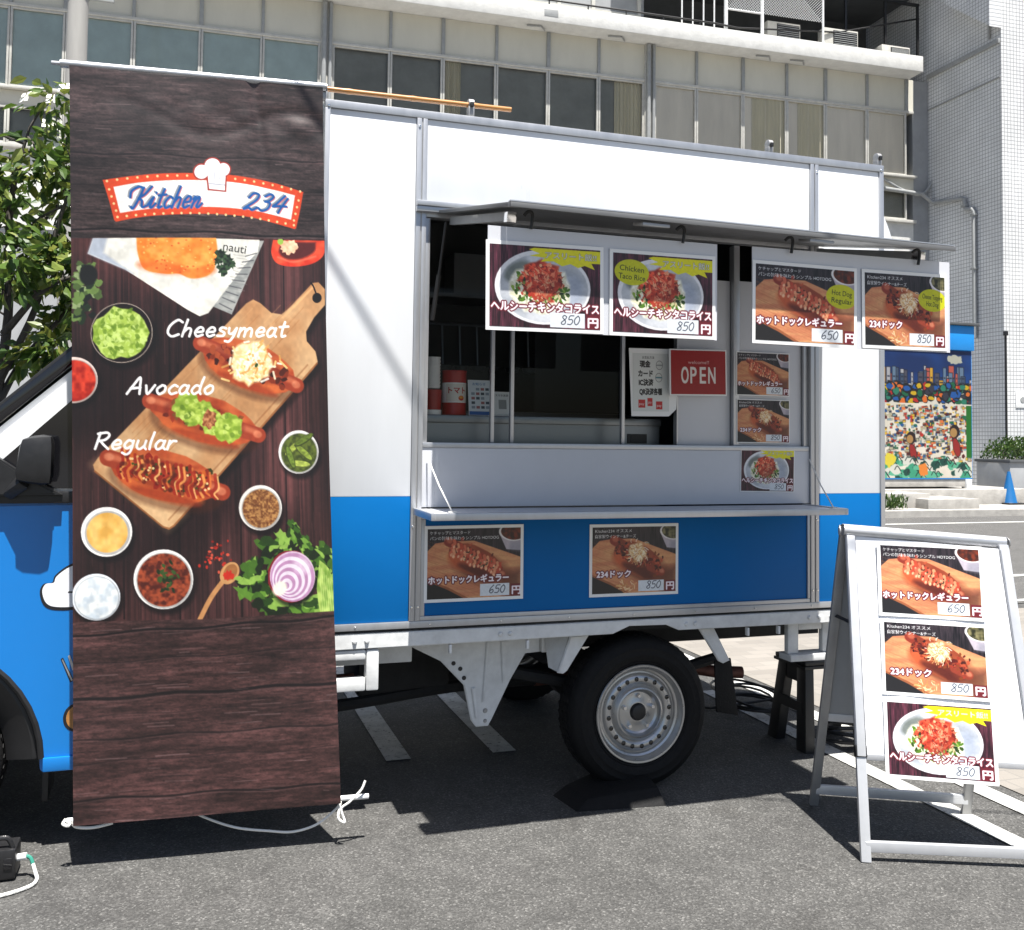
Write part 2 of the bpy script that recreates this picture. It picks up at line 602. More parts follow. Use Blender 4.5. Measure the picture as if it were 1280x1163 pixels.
class Cv:
    """canvas whose user coordinates run 0..ux across and 0..uy down"""

    def __init__(s, w, h, ux, uy, col=(0.5, 0.5, 0.5), fn=None):
        s.w, s.h, s.kx, s.ky, s.fn = w, h, w / ux, h / uy, fn
        s.a = np.empty((h, w, 3))
        s.a[:] = col
        s.seed = 1

    def px(s, pts):
        p = np.asarray(pts, float).reshape(-1, 2)
        if s.fn:
            p = np.array([s.fn(*q) for q in p])
        return p * (s.kx, s.ky)

    def win(s, x0, y0, x1, y1):
        x0, y0 = max(0, int(x0) - 2), max(0, int(y0) - 2)
        x1, y1 = min(s.w, int(x1) + 3), min(s.h, int(y1) + 3)
        if x1 <= x0 or y1 <= y0:
            return None
        X, Y = np.meshgrid(np.arange(x0, x1) + 0.5, np.arange(y0, y1) + 0.5)
        return x0, y0, x1, y1, X, Y

    def put(s, wn, mask, col, a=1.0, col2=None, nz=None):
        x0, y0, x1, y1 = wn[:4]
        sub = s.a[y0:y1, x0:x1]
        c = np.asarray(col, float)
        if col2 is not None:
            s.seed += 1
            cell = nz or (4, 4)
            n = vnoise(y1 - y0, x1 - x0, max(1, (y1 - y0) / cell[1]), max(1, (x1 - x0) / cell[0]), s.seed)
            n += 0.5 * vnoise(y1 - y0, x1 - x0, max(1, 2 * (y1 - y0) / cell[1]), max(1, 2 * (x1 - x0) / cell[0]), s.seed + 77)
            n = np.clip((n / 1.5 - 0.5) * 2.2 + 0.5, 0, 1)[..., None]
            c = c * (1 - n) + np.asarray(col2, float) * n
        m = (mask * a)[..., None]
        s.a[y0:y1, x0:x1] = sub * (1 - m) + c * m

    def poly(s, pts, col, a=1.0, soft=1.0, **k):
        p = s.px(pts)
        wn = s.win(*(p.min(0) - soft), *(p.max(0) + soft))
        if not wn:
            return
        X, Y = wn[4:]
        ins = np.zeros(X.shape, bool)
        d2 = np.full(X.shape, 1e9)
        for (ax, ay), (bx, by) in zip(p, np.roll(p, -1, 0)):
            if ay != by:
                c = ((ay > Y) != (by > Y)) & (X < (bx - ax) * (Y - ay) / (by - ay) + ax)
                ins ^= c
            ex, ey = bx - ax, by - ay
            t = np.clip(((X - ax) * ex + (Y - ay) * ey) / (ex * ex + ey * ey + 1e-9), 0, 1)
            d2 = np.minimum(d2, (X - ax - t * ex) ** 2 + (Y - ay - t * ey) ** 2)
        sd = np.sqrt(d2) * np.where(ins, 1, -1)
        s.put(wn, np.clip(0.5 + sd / soft, 0, 1), col, a, **k)

    def ell(s, cx, cy, rx, ry, rot, col, a=1.0, soft=1.0, **k):
        n = 40
        t = np.linspace(0, 2 * np.pi, n, endpoint=False)
        c, q = math.cos(R(rot)), math.sin(R(rot))
        pts = np.stack([cx + rx * np.cos(t) * c - ry * np.sin(t) * q, cy + rx * np.cos(t) * q + ry * np.sin(t) * c], 1)
        s.poly(pts, col, a, soft, **k)

    def blob(s, cx, cy, rx, ry, rot, col, rough=0.15, n=24, a=1.0, soft=1.0, **k):
        s.seed += 1
        g = np.random.default_rng(s.seed)
        t = np.linspace(0, 2 * np.pi, n, endpoint=False)
        rr = 1 + rough * (g.random(n) * 2 - 1)
        c, q = math.cos(R(rot)), math.sin(R(rot))
        pts = np.stack([cx + rr * (rx * np.cos(t) * c - ry * np.sin(t) * q), cy + rr * (rx * np.cos(t) * q + ry * np.sin(t) * c)], 1)
        s.poly(pts, col, a, soft, **k)

    def stroke(s, pts, wd, col, a=1.0, soft=1.0):
        p = s.px(pts)
        hw = wd * s.kx / 2
        wn = s.win(*(p.min(0) - hw - 1), *(p.max(0) + hw + 1))
        if not wn:
            return
        X, Y = wn[4:]
        d2 = np.full(X.shape, 1e9)
        for (ax, ay), (bx, by) in zip(p[:-1], p[1:]):
            ex, ey = bx - ax, by - ay
            t = np.clip(((X - ax) * ex + (Y - ay) * ey) / (ex * ex + ey * ey + 1e-9), 0, 1)
            d2 = np.minimum(d2, (X - ax - t * ex) ** 2 + (Y - ay - t * ey) ** 2)
        s.put(wn, np.clip(0.5 + (hw - np.sqrt(d2)) / soft, 0, 1), col, a)

    def text(s, txt, x, y, size, col, width=None, outline=None, ow=1.5, bold=0.0, shear=0.0, rot=0.0, a=1.0):
        """baseline starts at (x, y); width squeezes the line to that length"""
        T = glyph_triangles(txt).copy()
        if not len(T):
            return
        lo, hi = T[..., 0].min(), T[..., 0].max()
        sx = size if width is None else width / (hi - lo)
        c, q = math.cos(R(rot)), math.sin(R(rot))
        ux = (T[..., 0] - lo) * sx + T[..., 1] * size * shear
        uy = -T[..., 1] * size
        U = np.stack([x + ux * c - uy * q, y + ux * q + uy * c], -1)
        P = s.px(U.reshape(-1, 2)).reshape(-1, 3, 2)
        SS = 3
        x0, y0 = np.floor(P.min((0, 1)) - 6).astype(int)
        x1, y1 = np.ceil(P.max((0, 1)) + 6).astype(int)
        m = np.zeros(((y1 - y0) * SS, (x1 - x0) * SS), bool)
        Q = (P - (x0, y0)) * SS
        for t in Q:
            a0, b0 = np.floor(t.min(0)).astype(int)
            a1, b1 = np.ceil(t.max(0)).astype(int) + 1
            X, Y = np.meshgrid(np.arange(a0, a1) + 0.5, np.arange(b0, b1) + 0.5)
            e = [(t[(i + 1) % 3][0] - t[i][0]) * (Y - t[i][1]) - (t[(i + 1) % 3][1] - t[i][1]) * (X - t[i][0]) for i in range(3)]
            ins = ((e[0] >= -0.3) & (e[1] >= -0.3) & (e[2] >= -0.3)) | ((e[0] <= 0.3) & (e[1] <= 0.3) & (e[2] <= 0.3))
            m[b0:b1, a0:a1] |= ins
        g = m.reshape(y1 - y0, SS, x1 - x0, SS).mean((1, 3))
        if bold:
            g = dilate(g, bold)
        wx0, wy0, wx1, wy1 = max(0, x0), max(0, y0), min(s.w, x1), min(s.h, y1)
        if wx1 <= wx0 or wy1 <= wy0:
            return
        cut = (slice(wy0 - y0, wy1 - y0), slice(wx0 - x0, wx1 - x0))
        if outline is not None:
            s.put((wx0, wy0, wx1, wy1), dilate(g, ow)[cut], outline, a)
        s.put((wx0, wy0, wx1, wy1), g[cut], col, a)

    def grain(s, amp, cx, cy, seed=5):
        n = vnoise(s.h, s.w, cy, cx, seed) - 0.5
        s.a *= (1 + amp * n)[..., None]


HAND = {  # handwriting strokes in a unit box: x right, y down, baseline 1
    '0': (0.6, [[(.3, .02), (.08, .3), (.05, .7), (.25, .98), (.45, .75), (.48, .3), (.3, .02)]]),
    '5': (0.6, [[(.5, .02), (.15, .05), (.1, .45), (.35, .42), (.48, .65), (.35, .95), (.05, .95)]]),
    '6': (0.6, [[(.4, .0), (.12, .4), (.06, .8), (.25, 1.), (.45, .8), (.35, .55), (.1, .7)]]),
    '8': (0.6, [[(.42, .12), (.2, .02), (.1, .25), (.4, .6), (.4, .9), (.2, 1.), (.06, .8), (.35, .45), (.45, .2), (.42, .12)]]),
    'C': (0.75, [[(.66, .15), (.4, .02), (.1, .35), (.06, .75), (.3, 1.), (.62, .88)]]),
    'A': (0.8, [[(.02, 1.), (.2, .55), (.45, .02), (.55, .5), (.62, 1.)], [(.14, .68), (.58, .62)]]),
    'R': (0.75, [[(.1, .05), (.08, .5), (.05, 1.)], [(.0, .1), (.4, .02), (.55, .2), (.4, .45), (.1, .52)], [(.2, .52), (.4, .75), (.66, 1.)]]),
    'h': (0.6, [[(.14, .0), (.1, .5), (.06, 1.)], [(.08, .75), (.25, .52), (.42, .6), (.42, 1.)]]),
    'e': (0.58, [[(.08, .75), (.42, .7), (.38, .5), (.2, .48), (.06, .75), (.2, 1.), (.46, .9)]]),
    's': (0.5, [[(.4, .52), (.2, .46), (.1, .62), (.36, .78), (.32, .96), (.04, .96)]]),
    'y': (0.55, [[(.06, .5), (.1, .8), (.28, .82), (.42, .52)], [(.44, .5), (.36, 1.), (.2, 1.3), (.0, 1.28)]]),
    'm': (0.88, [[(.08, .5), (.06, 1.)], [(.08, .7), (.24, .5), (.36, .62), (.36, 1.)], [(.37, .7), (.54, .5), (.68, .62), (.7, 1.)]]),
    'a': (0.6, [[(.44, .55), (.2, .48), (.05, .75), (.16, 1.), (.36, .9), (.44, .55)], [(.45, .5), (.42, .85), (.54, 1.)]]),
    't': (0.48, [[(.24, .12), (.2, .6), (.24, .98), (.42, .94)], [(.02, .42), (.46, .38)]]),
    'v': (0.55, [[(.04, .5), (.2, 1.), (.46, .48)]]),
    'o': (0.58, [[(.26, .48), (.06, .72), (.2, 1.), (.44, .85), (.42, .56), (.26, .48)]]),
    'c': (0.52, [[(.44, .56), (.25, .48), (.06, .75), (.2, 1.), (.46, .92)]]),
    'd': (0.62, [[(.42, .55), (.2, .5), (.05, .78), (.2, 1.), (.42, .85)], [(.5, .0), (.44, .5), (.44, .85), (.52, 1.)]]),
    'g': (0.6, [[(.42, .56), (.2, .48), (.06, .75), (.2, .96), (.4, .82)], [(.44, .5), (.42, 1.1), (.26, 1.32), (.04, 1.22)]]),
    'u': (0.6, [[(.06, .5), (.06, .85), (.22, 1.), (.42, .8)], [(.44, .5), (.42, .85), (.52, 1.)]]),
    'l': (0.3, [[(.14, .0), (.08, .6), (.1, 1.)]]),
    'r': (0.45, [[(.08, .5), (.06, 1.)], [(.08, .75), (.22, .52), (.4, .52)]]),
    # brush script
    'K': (0.95, [[(.3, .05), (.25, .5), (.1, 1.), (-.05, .95)], [(-.3, .5), (-.35, .2), (.0, .0), (.3, .1)], [(.75, .0), (.5, .35), (.22, .55), (.45, .65), (.6, .95), (.85, .9)]]),
    'i': (0.38, [[(-.05, .85), (.14, .5), (.1, .9), (.22, .98), (.38, .8)], [(.2, .28), (.21, .3)]]),
    'n': (0.62, [[(.0, .6), (.1, .5), (.06, 1.)], [(.07, .8), (.28, .5), (.38, .6), (.34, .92), (.46, .98), (.62, .8)]]),
    '2': (0.72, [[(.05, .3), (.2, .03), (.5, .1), (.45, .45), (.02, .95), (.25, .88), (.45, 1.), (.66, .85)]]),
    '3': (0.72, [[(.12, .15), (.35, .0), (.55, .15), (.4, .4), (.22, .45), (.5, .52), (.5, .85), (.25, 1.), (.0, .85)]]),
    '4': (0.75, [[(.4, .05), (.15, .5), (.0, .7), (.3, .66), (.7, .66)], [(.6, .2), (.46, .7), (.4, 1.05)]]),
    ' ': (0.35, []),
}


def handwrite(cv, txt, x, y, size, wd, col, rot=0.0, width=None, shear=0.1, a=1.0, off=(0, 0)):
    """y = baseline"""
    tot = sum(HAND[c][0] for c in txt)
    k = size if width is None else width / tot
    c, q = math.cos(R(rot)), math.sin(R(rot))
    pen = 0.0
    for ch in txt:
        adv, strokes = HAND[ch]
        for st in strokes:
            pts = []
            for (u, v) in smooth(st, 5):
                ux = (pen + u) * k + (1 - v) * size * shear
                uy = (v - 1) * size
                pts.append((x + off[0] + ux * c - uy * q, y + off[1] + ux * q + uy * c))
            if len(pts) == 1:
                pts = pts * 2
            cv.stroke(pts, wd, col, a)
        pen += adv


def hotdog(cv, cx, cy, L, Wd, rot, kind, g):
    """a hot dog lying with its long axis at rot degrees, L long and Wd wide"""
    c, q = math.cos(R(rot)), math.sin(R(rot))

    def at(u, v):
        return (cx + u * L / 2 * c - v * Wd / 2 * q, cy + u * L / 2 * q + v * Wd / 2 * c)
    sh = at(0.05, 0.35)
    cv.ell(*sh, L * 0.49, Wd * 0.5, rot, (0.28, 0.13, 0.07), 0.45, soft=8)
    cv.blob(cx, cy, L * 0.46, Wd * 0.5, rot, (0.64, 0.24, 0.11), 0.04, a=1, soft=2, col2=(0.78, 0.38, 0.2), nz=(26, 12))
    p = at(0.0, 0.62)
    cv.ell(*p, L * 0.36, Wd * 0.2, rot, (0.86, 0.42, 0.2), 0.6, soft=9)
    p = at(0.1, 0.8)
    cv.ell(*p, L * 0.3, Wd * 0.1, rot, (0.5, 0.12, 0.04), 0.5, soft=7)
    # sausage
    a0, a1 = at(-0.98, -0.12), at(0.98, 0.05)
    cv.stroke([a0, a1], Wd * 0.34, (0.6, 0.22, 0.12), soft=2)
    cv.stroke([at(-0.96, -0.2), at(0.9, -0.06)], Wd * 0.12, (0.86, 0.5, 0.35), 0.6, soft=5)
    cv.ell(*at(-0.97, -0.16), Wd * 0.1, Wd * 0.08, rot, (0.93, 0.6, 0.45), 0.5, soft=3)
    cv.ell(*at(0.96, 0.02), Wd * 0.1, Wd * 0.08, rot, (0.93, 0.6, 0.45), 0.5, soft=3)
    cv.ell(*at(0, 0.0), L * 0.36, Wd * 0.3, rot, (0.4, 0.09, 0.04), 0.45, soft=6)
    if kind == 'regular':
        for k in range(46):
            u, v = g.uniform(-0.72, 0.72), g.uniform(-0.6, 0.5)
            cv.blob(*at(u, v), L * 0.03, Wd * 0.07, g.uniform(0, 180), [(0.55, 0.12, 0.06), (0.42, 0.2, 0.08), (0.2, 0.2, 0.06), (0.75, 0.35, 0.12)][k % 4], 0.3, n=8)
        for k in range(15):
            u = -0.8 + k * 0.112 + g.uniform(-.03, .03)
            a_, b_ = -0.5 + g.uniform(-.15, .15), 0.5 + g.uniform(-.2, .2)
            cv.stroke(smooth([at(u, a_), at(u + 0.07, -0.1), at(u + 0.02, 0.2), at(u + 0.11, b_)], 4), Wd * g.uniform(.06, .1), (0.6, 0.13, 0.06), 0.8, soft=1.5)
            cv.stroke(smooth([at(u + .05, a_ + .05), at(u + 0.12, -0.05), at(u + 0.07, 0.2), at(u + 0.15, b_)], 4), Wd * g.uniform(.03, .06), [(0.93, 0.62, 0.32), (0.85, 0.45, 0.2), (0.97, 0.74, 0.45)][k % 3], 0.85, soft=1.5)
        for k in range(26):
            cv.ell(*at(g.uniform(-.75, .8), g.uniform(-.5, .55)), L * 0.018, Wd * 0.05, g.uniform(0, 180), (0.3, 0.07, 0.03), 0.6, soft=2)
        for k in range(40):
            u, v = g.uniform(-0.75, 0.8), g.uniform(-0.5, 0.5)
            cv.ell(*at(u, v), L * 0.01, Wd * 0.025, g.uniform(0, 180), [(0.99, 0.85, 0.6), (0.2, 0.28, 0.08), (0.35, 0.07, 0.03)][k % 3], 0.9)
    elif kind == 'cheese':
        for k in range(60):
            u, v = g.uniform(-0.75, 0.8), g.uniform(-0.45, 0.5)
            cv.blob(*at(u, v), L * 0.03, Wd * 0.06, g.uniform(0, 180), [(0.3, 0.1, 0.05), (0.5, 0.17, 0.07), (0.65, 0.28, 0.14), (0.22, 0.06, 0.03)][k % 4], 0.35, n=8)
        ccx, ccy = at(0.02, -0.12)
        cv.blob(ccx, ccy, L * 0.2, Wd * 0.48, rot, (0.93, 0.8, 0.55), 0.12, soft=4, col2=(0.99, 0.93, 0.76), nz=(5, 5))
        for k in range(150):
            t, rr = g.uniform(0, 6.283), abs(g.normal(0, 0.5))
            x, y = ccx + math.cos(t) * L * 0.2 * rr * 1.15, ccy + math.sin(t) * Wd * 0.5 * rr * 1.05
            dx, dy = g.normal(0, L * 0.035), g.normal(0, L * 0.035)
            cv.stroke([(x, y), (x + dx, y + dy)], Wd * 0.045, [(1, 0.97, 0.85), (0.97, 0.85, 0.55), (0.86, 0.62, 0.32), (1, 0.99, 0.93)][k % 4], 0.85)
        cv.ell(ccx + L * 0.05, ccy + Wd * 0.05, L * 0.015, Wd * 0.05, 30, (0.2, 0.3, 0.1))
    elif kind == 'avocado':
        for k in range(40):
            u, v = g.uniform(-0.7, 0.7), g.uniform(-0.45, 0.5)
            cv.blob(*at(u, v), L * 0.03, Wd * 0.06, g.uniform(0, 180), [(0.4, 0.12, 0.06), (0.6, 0.2, 0.1), (0.5, 0.28, 0.12)][k % 3], 0.35, n=8)
        for u, v, s in ((-0.36, -0.32, 1.0), (-0.05, -0.2, 0.95), (0.18, 0.1, 0.9), (0.45, 0.1, 1.05), (-0.2, 0.05, 0.7)):
            x, y = at(u, v)
            cv.blob(x, y, L * 0.115 * s, Wd * 0.3 * s, rot, (0.5, 0.62, 0.17), 0.14, soft=2, col2=(0.74, 0.83, 0.36), nz=(7, 6))
            for k in range(8):
                cv.blob(x + g.normal(0, L * 0.04), y + g.normal(0, Wd * 0.1), L * 0.02, Wd * 0.05, g.uniform(0, 180), [(0.8, 0.88, 0.45), (0.38, 0.5, 0.13)][k % 2], 0.3, n=8, a=0.7)
        cv.blob(*at(0.08, -0.05), L * 0.06, Wd * 0.2, rot, (0.5, 0.26, 0.13), 0.2, col2=(0.8, 0.55, 0.36), nz=(4, 4))


def wood(cv, base, seed, amp=0.5, along='x', planks=()):
    h, w = cv.h, cv.w
    n = np.zeros((h, w))
    for i, (cl, ca, k) in enumerate(((3, 60, 0.5), (7, 150, 0.55), (14, 300, 0.4), (4, 18, 0.5))):
        n += k * ((vnoise(h, w, ca, cl, seed + i) if along == 'x' else vnoise(h, w, cl, ca, seed + i)) - 0.5)
    return np.asarray(base)[None, None] * (1 + amp * n)[..., None]


# ---- the three dish pictures (unit 260 x 184)
PW, PH = 260, 184


def poster_dog(cv, kind, g):
    """close-up hot dog seen from the front left, running down to the right"""
    ch = kind == 'cheese'
    cx, cy, L, Wd, rot = (140, 92, 176, 92, 25) if ch else (132, 88, 178, 82, 25)
    c, q = math.cos(R(rot)), math.sin(R(rot))

    def at(u, v):
        return (cx + u * L / 2 * c - v * Wd / 2 * q, cy + u * L / 2 * q + v * Wd / 2 * c)
    cv.stroke([at(-1.02, -0.42), at(0.5, -0.3)], Wd * 0.3, (0.55, 0.19, 0.12), soft=3)
    cv.ell(*at(-1.0, -0.5), Wd * 0.1, Wd * 0.08, rot, (0.8, 0.45, 0.33), 0.7, soft=5)
    cv.blob(cx, cy, L * 0.45, Wd * 0.47, rot, (0.5, 0.2, 0.11), 0.03, soft=2.5, col2=(0.62, 0.28, 0.16), nz=(30, 14))
    cv.ell(*at(-0.45, 0.4), L * 0.2, Wd * 0.24, rot, (0.85, 0.4, 0.22), 0.75, soft=16)
    cv.ell(*at(0.15, 0.62), L * 0.3, Wd * 0.17, rot, (0.3, 0.1, 0.06), 0.75, soft=14)
    cv.ell(*at(0.55, 0.35), L * 0.17, Wd * 0.2, rot, (0.34, 0.12, 0.08), 0.6, soft=14)
    cv.ell(*at(-0.1, 0.86), L * 0.26, Wd * 0.05, rot, (0.75, 0.4, 0.24), 0.5, soft=6)
    cv.stroke([at(0.5, 0.05), at(0.93, 0.02)], Wd * 0.26, (0.56, 0.22, 0.14), soft=3)
    cv.ell(*at(0.93, -0.04), Wd * 0.09, Wd * 0.07, rot, (0.86, 0.55, 0.42), 0.7, soft=5)
    # sauce and chopped topping along the upper side
    for k in range(150):
        u, v = g.uniform(-0.85, 0.85), g.normal(-0.22, 0.22)
        cv.blob(*at(u, v), L * g.uniform(.012, .03), Wd * g.uniform(.03, .06), g.uniform(0, 180), [(0.62, 0.2, 0.12), (0.36, 0.1, 0.07), (0.75, 0.33, 0.2), (0.26, 0.09, 0.05), (0.5, 0.24, 0.1)][k % 5], 0.4, n=8, a=0.9)
    if not ch:
        for k in range(30):
            u = -0.82 + (k % 15) * 0.115 + g.uniform(-.03, .03)
            v = (-0.38 if k < 15 else 0.02) + g.normal(0, .05)
            col = [(0.85, 0.42, 0.3), (0.93, 0.62, 0.45), (0.75, 0.28, 0.18)][k % 3]
            cv.stroke(smooth([at(u - .03, v - 0.18), at(u + .03, v), at(u + .0, v + 0.12), at(u + .05, v + 0.24)], 4), Wd * g.uniform(.07, .11), col, 0.9, soft=2)
            cv.ell(*at(u + .045, v + .2), Wd * .035, Wd * .05, rot, (0.99, 0.82, 0.66), 0.75, soft=2)
        for k in range(24):
            cv.ell(*at(g.uniform(-.4, .6), g.normal(-.15, .16)), 2.6, 2, g.uniform(0, 180), [(0.2, 0.22, 0.12), (0.4, 0.42, 0.26), (0.25, 0.07, 0.05)][k % 3], 0.85)
    else:
        for k in range(60):
            cv.blob(*at(g.uniform(-.85, .1), g.normal(-.1, .2)), g.uniform(2, 5), g.uniform(2, 4), 0, [(0.22, 0.06, 0.04), (0.6, 0.22, 0.13), (0.4, 0.12, 0.08)][k % 3], 0.4, n=8)
        x0, y0 = at(-0.12, -0.42)
        cv.blob(x0, y0, 27, 25, 10, (0.9, 0.74, 0.52), 0.15, soft=5, col2=(0.98, 0.9, 0.76), nz=(6, 6))
        for k in range(230):
            t_, rr = g.uniform(0, 6.283), abs(g.normal(0, 0.55))
            x, y = x0 + math.cos(t_) * 28 * rr, y0 + math.sin(t_) * 27 * rr
            d_ = g.uniform(0, 6.283) if rr < .6 else t_ + g.normal(0, .5)
            ln = g.uniform(4, 13)
            cv.stroke(smooth([(x, y), (x + math.cos(d_) * ln * .5, y + math.sin(d_) * ln * .5 + 1), (x + math.cos(d_ + .3) * ln, y + math.sin(d_ + .3) * ln + 2)], 3), 1.9, [(1, 0.95, 0.84), (0.95, 0.8, 0.55), (0.84, 0.62, 0.4), (1, 0.98, 0.92), (0.75, 0.48, 0.28)][k % 5], 0.85)


def dish(kind, price, sticker=None):
    cv = Cv(PW, PH, 260, 184, (0.1, 0.09, 0.1))
    g = np.random.default_rng({'regular': 3, 'cheese': 4, 'rice': 5}[kind])
    mar = (0.42, 0.1, 0.14)
    if kind != 'rice':
        cv.a = wood(cv, (0.17, 0.14, 0.155), 21 if kind == 'regular' else 31, 1.1, 'y')
        board = [(-4, 62), (22, 38), (60, 33), (128, 33), (262, 80), (262, 190), (115, 190), (60, 160), (-4, 132)]
        cv.poly(board, (0.8, 0.5, 0.35), soft=2, col2=(0.86, 0.62, 0.42), nz=(60, 9))
        for k in range(26):
            y0 = g.uniform(30, 150)
            cv.stroke([(-4, y0), (262, y0 + 95)], 1.0, (0.68, 0.4, 0.25), 0.35, soft=2)
        cv.poly([(-4, 132), (60, 160), (115, 190), (-4, 190)], (0.13, 0.12, 0.12), soft=3)
        cv.poly([(-4, 128), (60, 155), (122, 188), (112, 190), (58, 161), (-4, 134)], (0.62, 0.36, 0.22), soft=2)
        cv.poly([(195, 125), (262, 110), (262, 190), (215, 190)], (0.32, 0.17, 0.13), 0.7, soft=26)
        cv.ell(150, 108, 92, 40, 22, (0.42, 0.2, 0.12), 0.6, soft=22)
        # bowl in the top right corner
        bx, by = (235, 20) if kind == 'regular' else (247, 22)
        cv.poly([(bx - 38, by - 8), (bx + 40, by - 8), (bx + 36, by + 42), (bx - 16, by + 38)], (0.74, 0.7, 0.74), soft=2)
        cv.poly([(bx - 4, by + 20), (bx + 40, by + 14), (bx + 36, by + 46), (bx - 8, by + 40)], (0.55, 0.55, 0.6), 0.6, soft=10)
        cv.ell(bx, by - 6, 38, 22, 8, (0.9, 0.88, 0.88), soft=1.5)
        cv.ell(bx + 2, by - 7, 34, 20, 8, (0.22, 0.1, 0.06) if kind == 'regular' else (0.16, 0.16, 0.08), col2=(0.5, 0.2, 0.1) if kind == 'regular' else (0.55, 0.52, 0.36), nz=(9, 9))
        poster_dog(cv, kind, g)
        if kind == 'cheese':
            for k in range(40):
                x, y = g.normal(105, 15), g.normal(168, 8)
                cv.stroke([(x, y), (x + g.normal(0, 7), y + g.normal(0, 5))], 2, [(0.93, 0.75, 0.5), (0.8, 0.55, 0.3), (0.98, 0.88, 0.7)][k % 3], 0.9)
        if kind == 'regular':
            cv.text('ケチャップとマスタード', 7, 15, 10, (0.95, 0.95, 0.95), width=110, bold=0.6)
            cv.text('パンの旨味を味わうシンプル HOTDOG', 7, 29, 10.5, (0.95, 0.95, 0.95), width=190, bold=0.6)
            cv.text('ホットドックレギュラー', 4, 143, 22, (1, 0.96, 0.97), width=222, outline=mar, ow=3, bold=1.2, rot=-0.5)
        else:
            cv.text('Kitchen234 オススメ', 9, 15, 11, (0.95, 0.95, 0.95), width=112, bold=0.7)
            cv.text('自家製ウインナー&チーズ', 9, 30, 11, (0.95, 0.95, 0.95), width=125, bold=0.7)
            cv.text('234ドック', 14, 138, 22, (1, 0.95, 0.97), width=104, outline=mar, ow=3, bold=1.2)
        card = (146, 148, 228, 180) if kind == 'regular' else (142, 150, 222, 180)
    else:
        cv.a = wood(cv, (0.27, 0.13, 0.17), 41, 1.3, 'y')
        cv.ell(128, 98, 112, 84, 0, (0.1, 0.05, 0.06), 0.6, soft=14)
        cv.ell(124, 92, 112, 84, 0, (0.92, 0.92, 0.93), soft=1.5)
        cv.ell(126, 94, 104, 77, 0, (0.66, 0.68, 0.71), soft=3, col2=(0.84, 0.85, 0.87), nz=(40, 30))
        cv.ell(186, 105, 30, 45, 20, (0.55, 0.6, 0.7), 0.5, soft=18)
        cv.ell(66, 60, 34, 22, -30, (0.2, 0.24, 0.18), 0.5, soft=10)
        cv.blob(118, 98, 74, 56, 0, (0.84, 0.83, 0.72), 0.1, soft=6, col2=(0.97, 0.96, 0.9), nz=(6, 6))
        for k in range(60):
            t = g.uniform(0, 6.28)
            cv.blob(118 + math.cos(t) * 62 * g.uniform(.75, 1.05), 92 + math.sin(t) * 46 * g.uniform(.75, 1.1), 7, 4, g.uniform(0, 180), [(0.32, 0.48, 0.12), (0.55, 0.66, 0.25), (0.2, 0.3, 0.1), (0.9, 0.88, 0.75)][k % 4], 0.4, n=9)
        cv.blob(120, 80, 50, 46, 0, (0.62, 0.17, 0.1), 0.16, soft=5, col2=(0.83, 0.33, 0.21), nz=(8, 8))
        for k in range(170):
            t_, rr = g.uniform(0, 6.283), math.sqrt(g.random())
            x, y = 120 + math.cos(t_) * 48 * rr, 80 + math.sin(t_) * 43 * rr
            lit = -(x - 120) * .004 - (y - 80) * .006
            col = np.array([(0.86, 0.34, 0.22), (0.75, 0.22, 0.13), (0.93, 0.52, 0.38), (0.52, 0.12, 0.08), (0.9, 0.62, 0.46), (0.82, 0.28, 0.18)][k % 6]) * (1 + lit)
            cv.blob(x, y, g.uniform(3, 8), g.uniform(2, 4.5), g.uniform(0, 180), np.clip(col, 0, 1), 0.35, n=9, a=0.9)
        for k in range(60):
            x, y = g.normal(120, 26), g.normal(80, 22)
            cv.stroke([(x, y), (x + g.normal(0, 6), y + g.normal(0, 6))], 1.6, [(0.97, 0.72, 0.58), (0.45, 0.1, 0.07)][k % 2], 0.7)
        for k in range(46):
            t_ = g.uniform(0.2, 3.3)
            x, y = 120 + math.cos(t_) * 50 * g.uniform(.8, 1.15), 84 + math.sin(t_) * 44 * g.uniform(.85, 1.1)
            cv.blob(x, y, g.uniform(3, 7), g.uniform(1.5, 4), g.uniform(0, 180), [(0.25, 0.4, 0.1), (0.45, 0.58, 0.22), (0.12, 0.18, 0.07), (0.8, 0.78, 0.6), (0.66, 0.22, 0.14)][k % 5], 0.4, n=9, a=0.9)
        st = [(102, 4), (262, 4), (262, 32), (238, 32), (246, 46), (222, 38), (206, 44), (188, 36), (168, 42), (148, 32), (118, 34), (128, 25), (92, 22), (116, 16), (90, 8)]
        if sticker != 'plain':
            cv.poly(st, (0.93, 0.9, 0.1), soft=1)
            cv.text('アスリート飯!!', 128, 25, 17, (0.97, 0.97, 0.9), width=122, outline=(0.5, 0.5, 0.45), ow=1.2)
        cv.text('ヘルシーチキンタコライス', 4, 146, 24, (1, 0.95, 0.97), width=252, outline=mar, ow=3, bold=1.2)
        card = (140, 148, 222, 181)
    if sticker and sticker != 'plain':
        tx, ex, ey, ew, eh = sticker
        cv.ell(ex, ey, ew, eh, 4, (0.8, 0.8, 0.08), soft=1.2)
        n = len(tx)
        for i, (line, ww) in enumerate(tx):
            cv.text(line, ex - ww / 2, ey + 5 + (i - (n - 1) / 2) * 19, 18, (0.1, 0.13, 0.05), width=ww, bold=0.8, rot=4)
    x0, y0, x1, y1 = card
    cv.poly([(x1 + 4, y0 + 2), (260, y0 + 2), (260, 183), (x1 + 4, 183)], mar, 0.85)
    cv.text('円', x1 + 8, y1 - 4, 25, (1, 0.94, 0.96), width=24, outline=mar, ow=2, bold=1.2)
    cv.poly([(x0, y0), (x1, y0), (x1, y1), (x0, y1)], (0.88, 0.9, 0.92), soft=0.8)
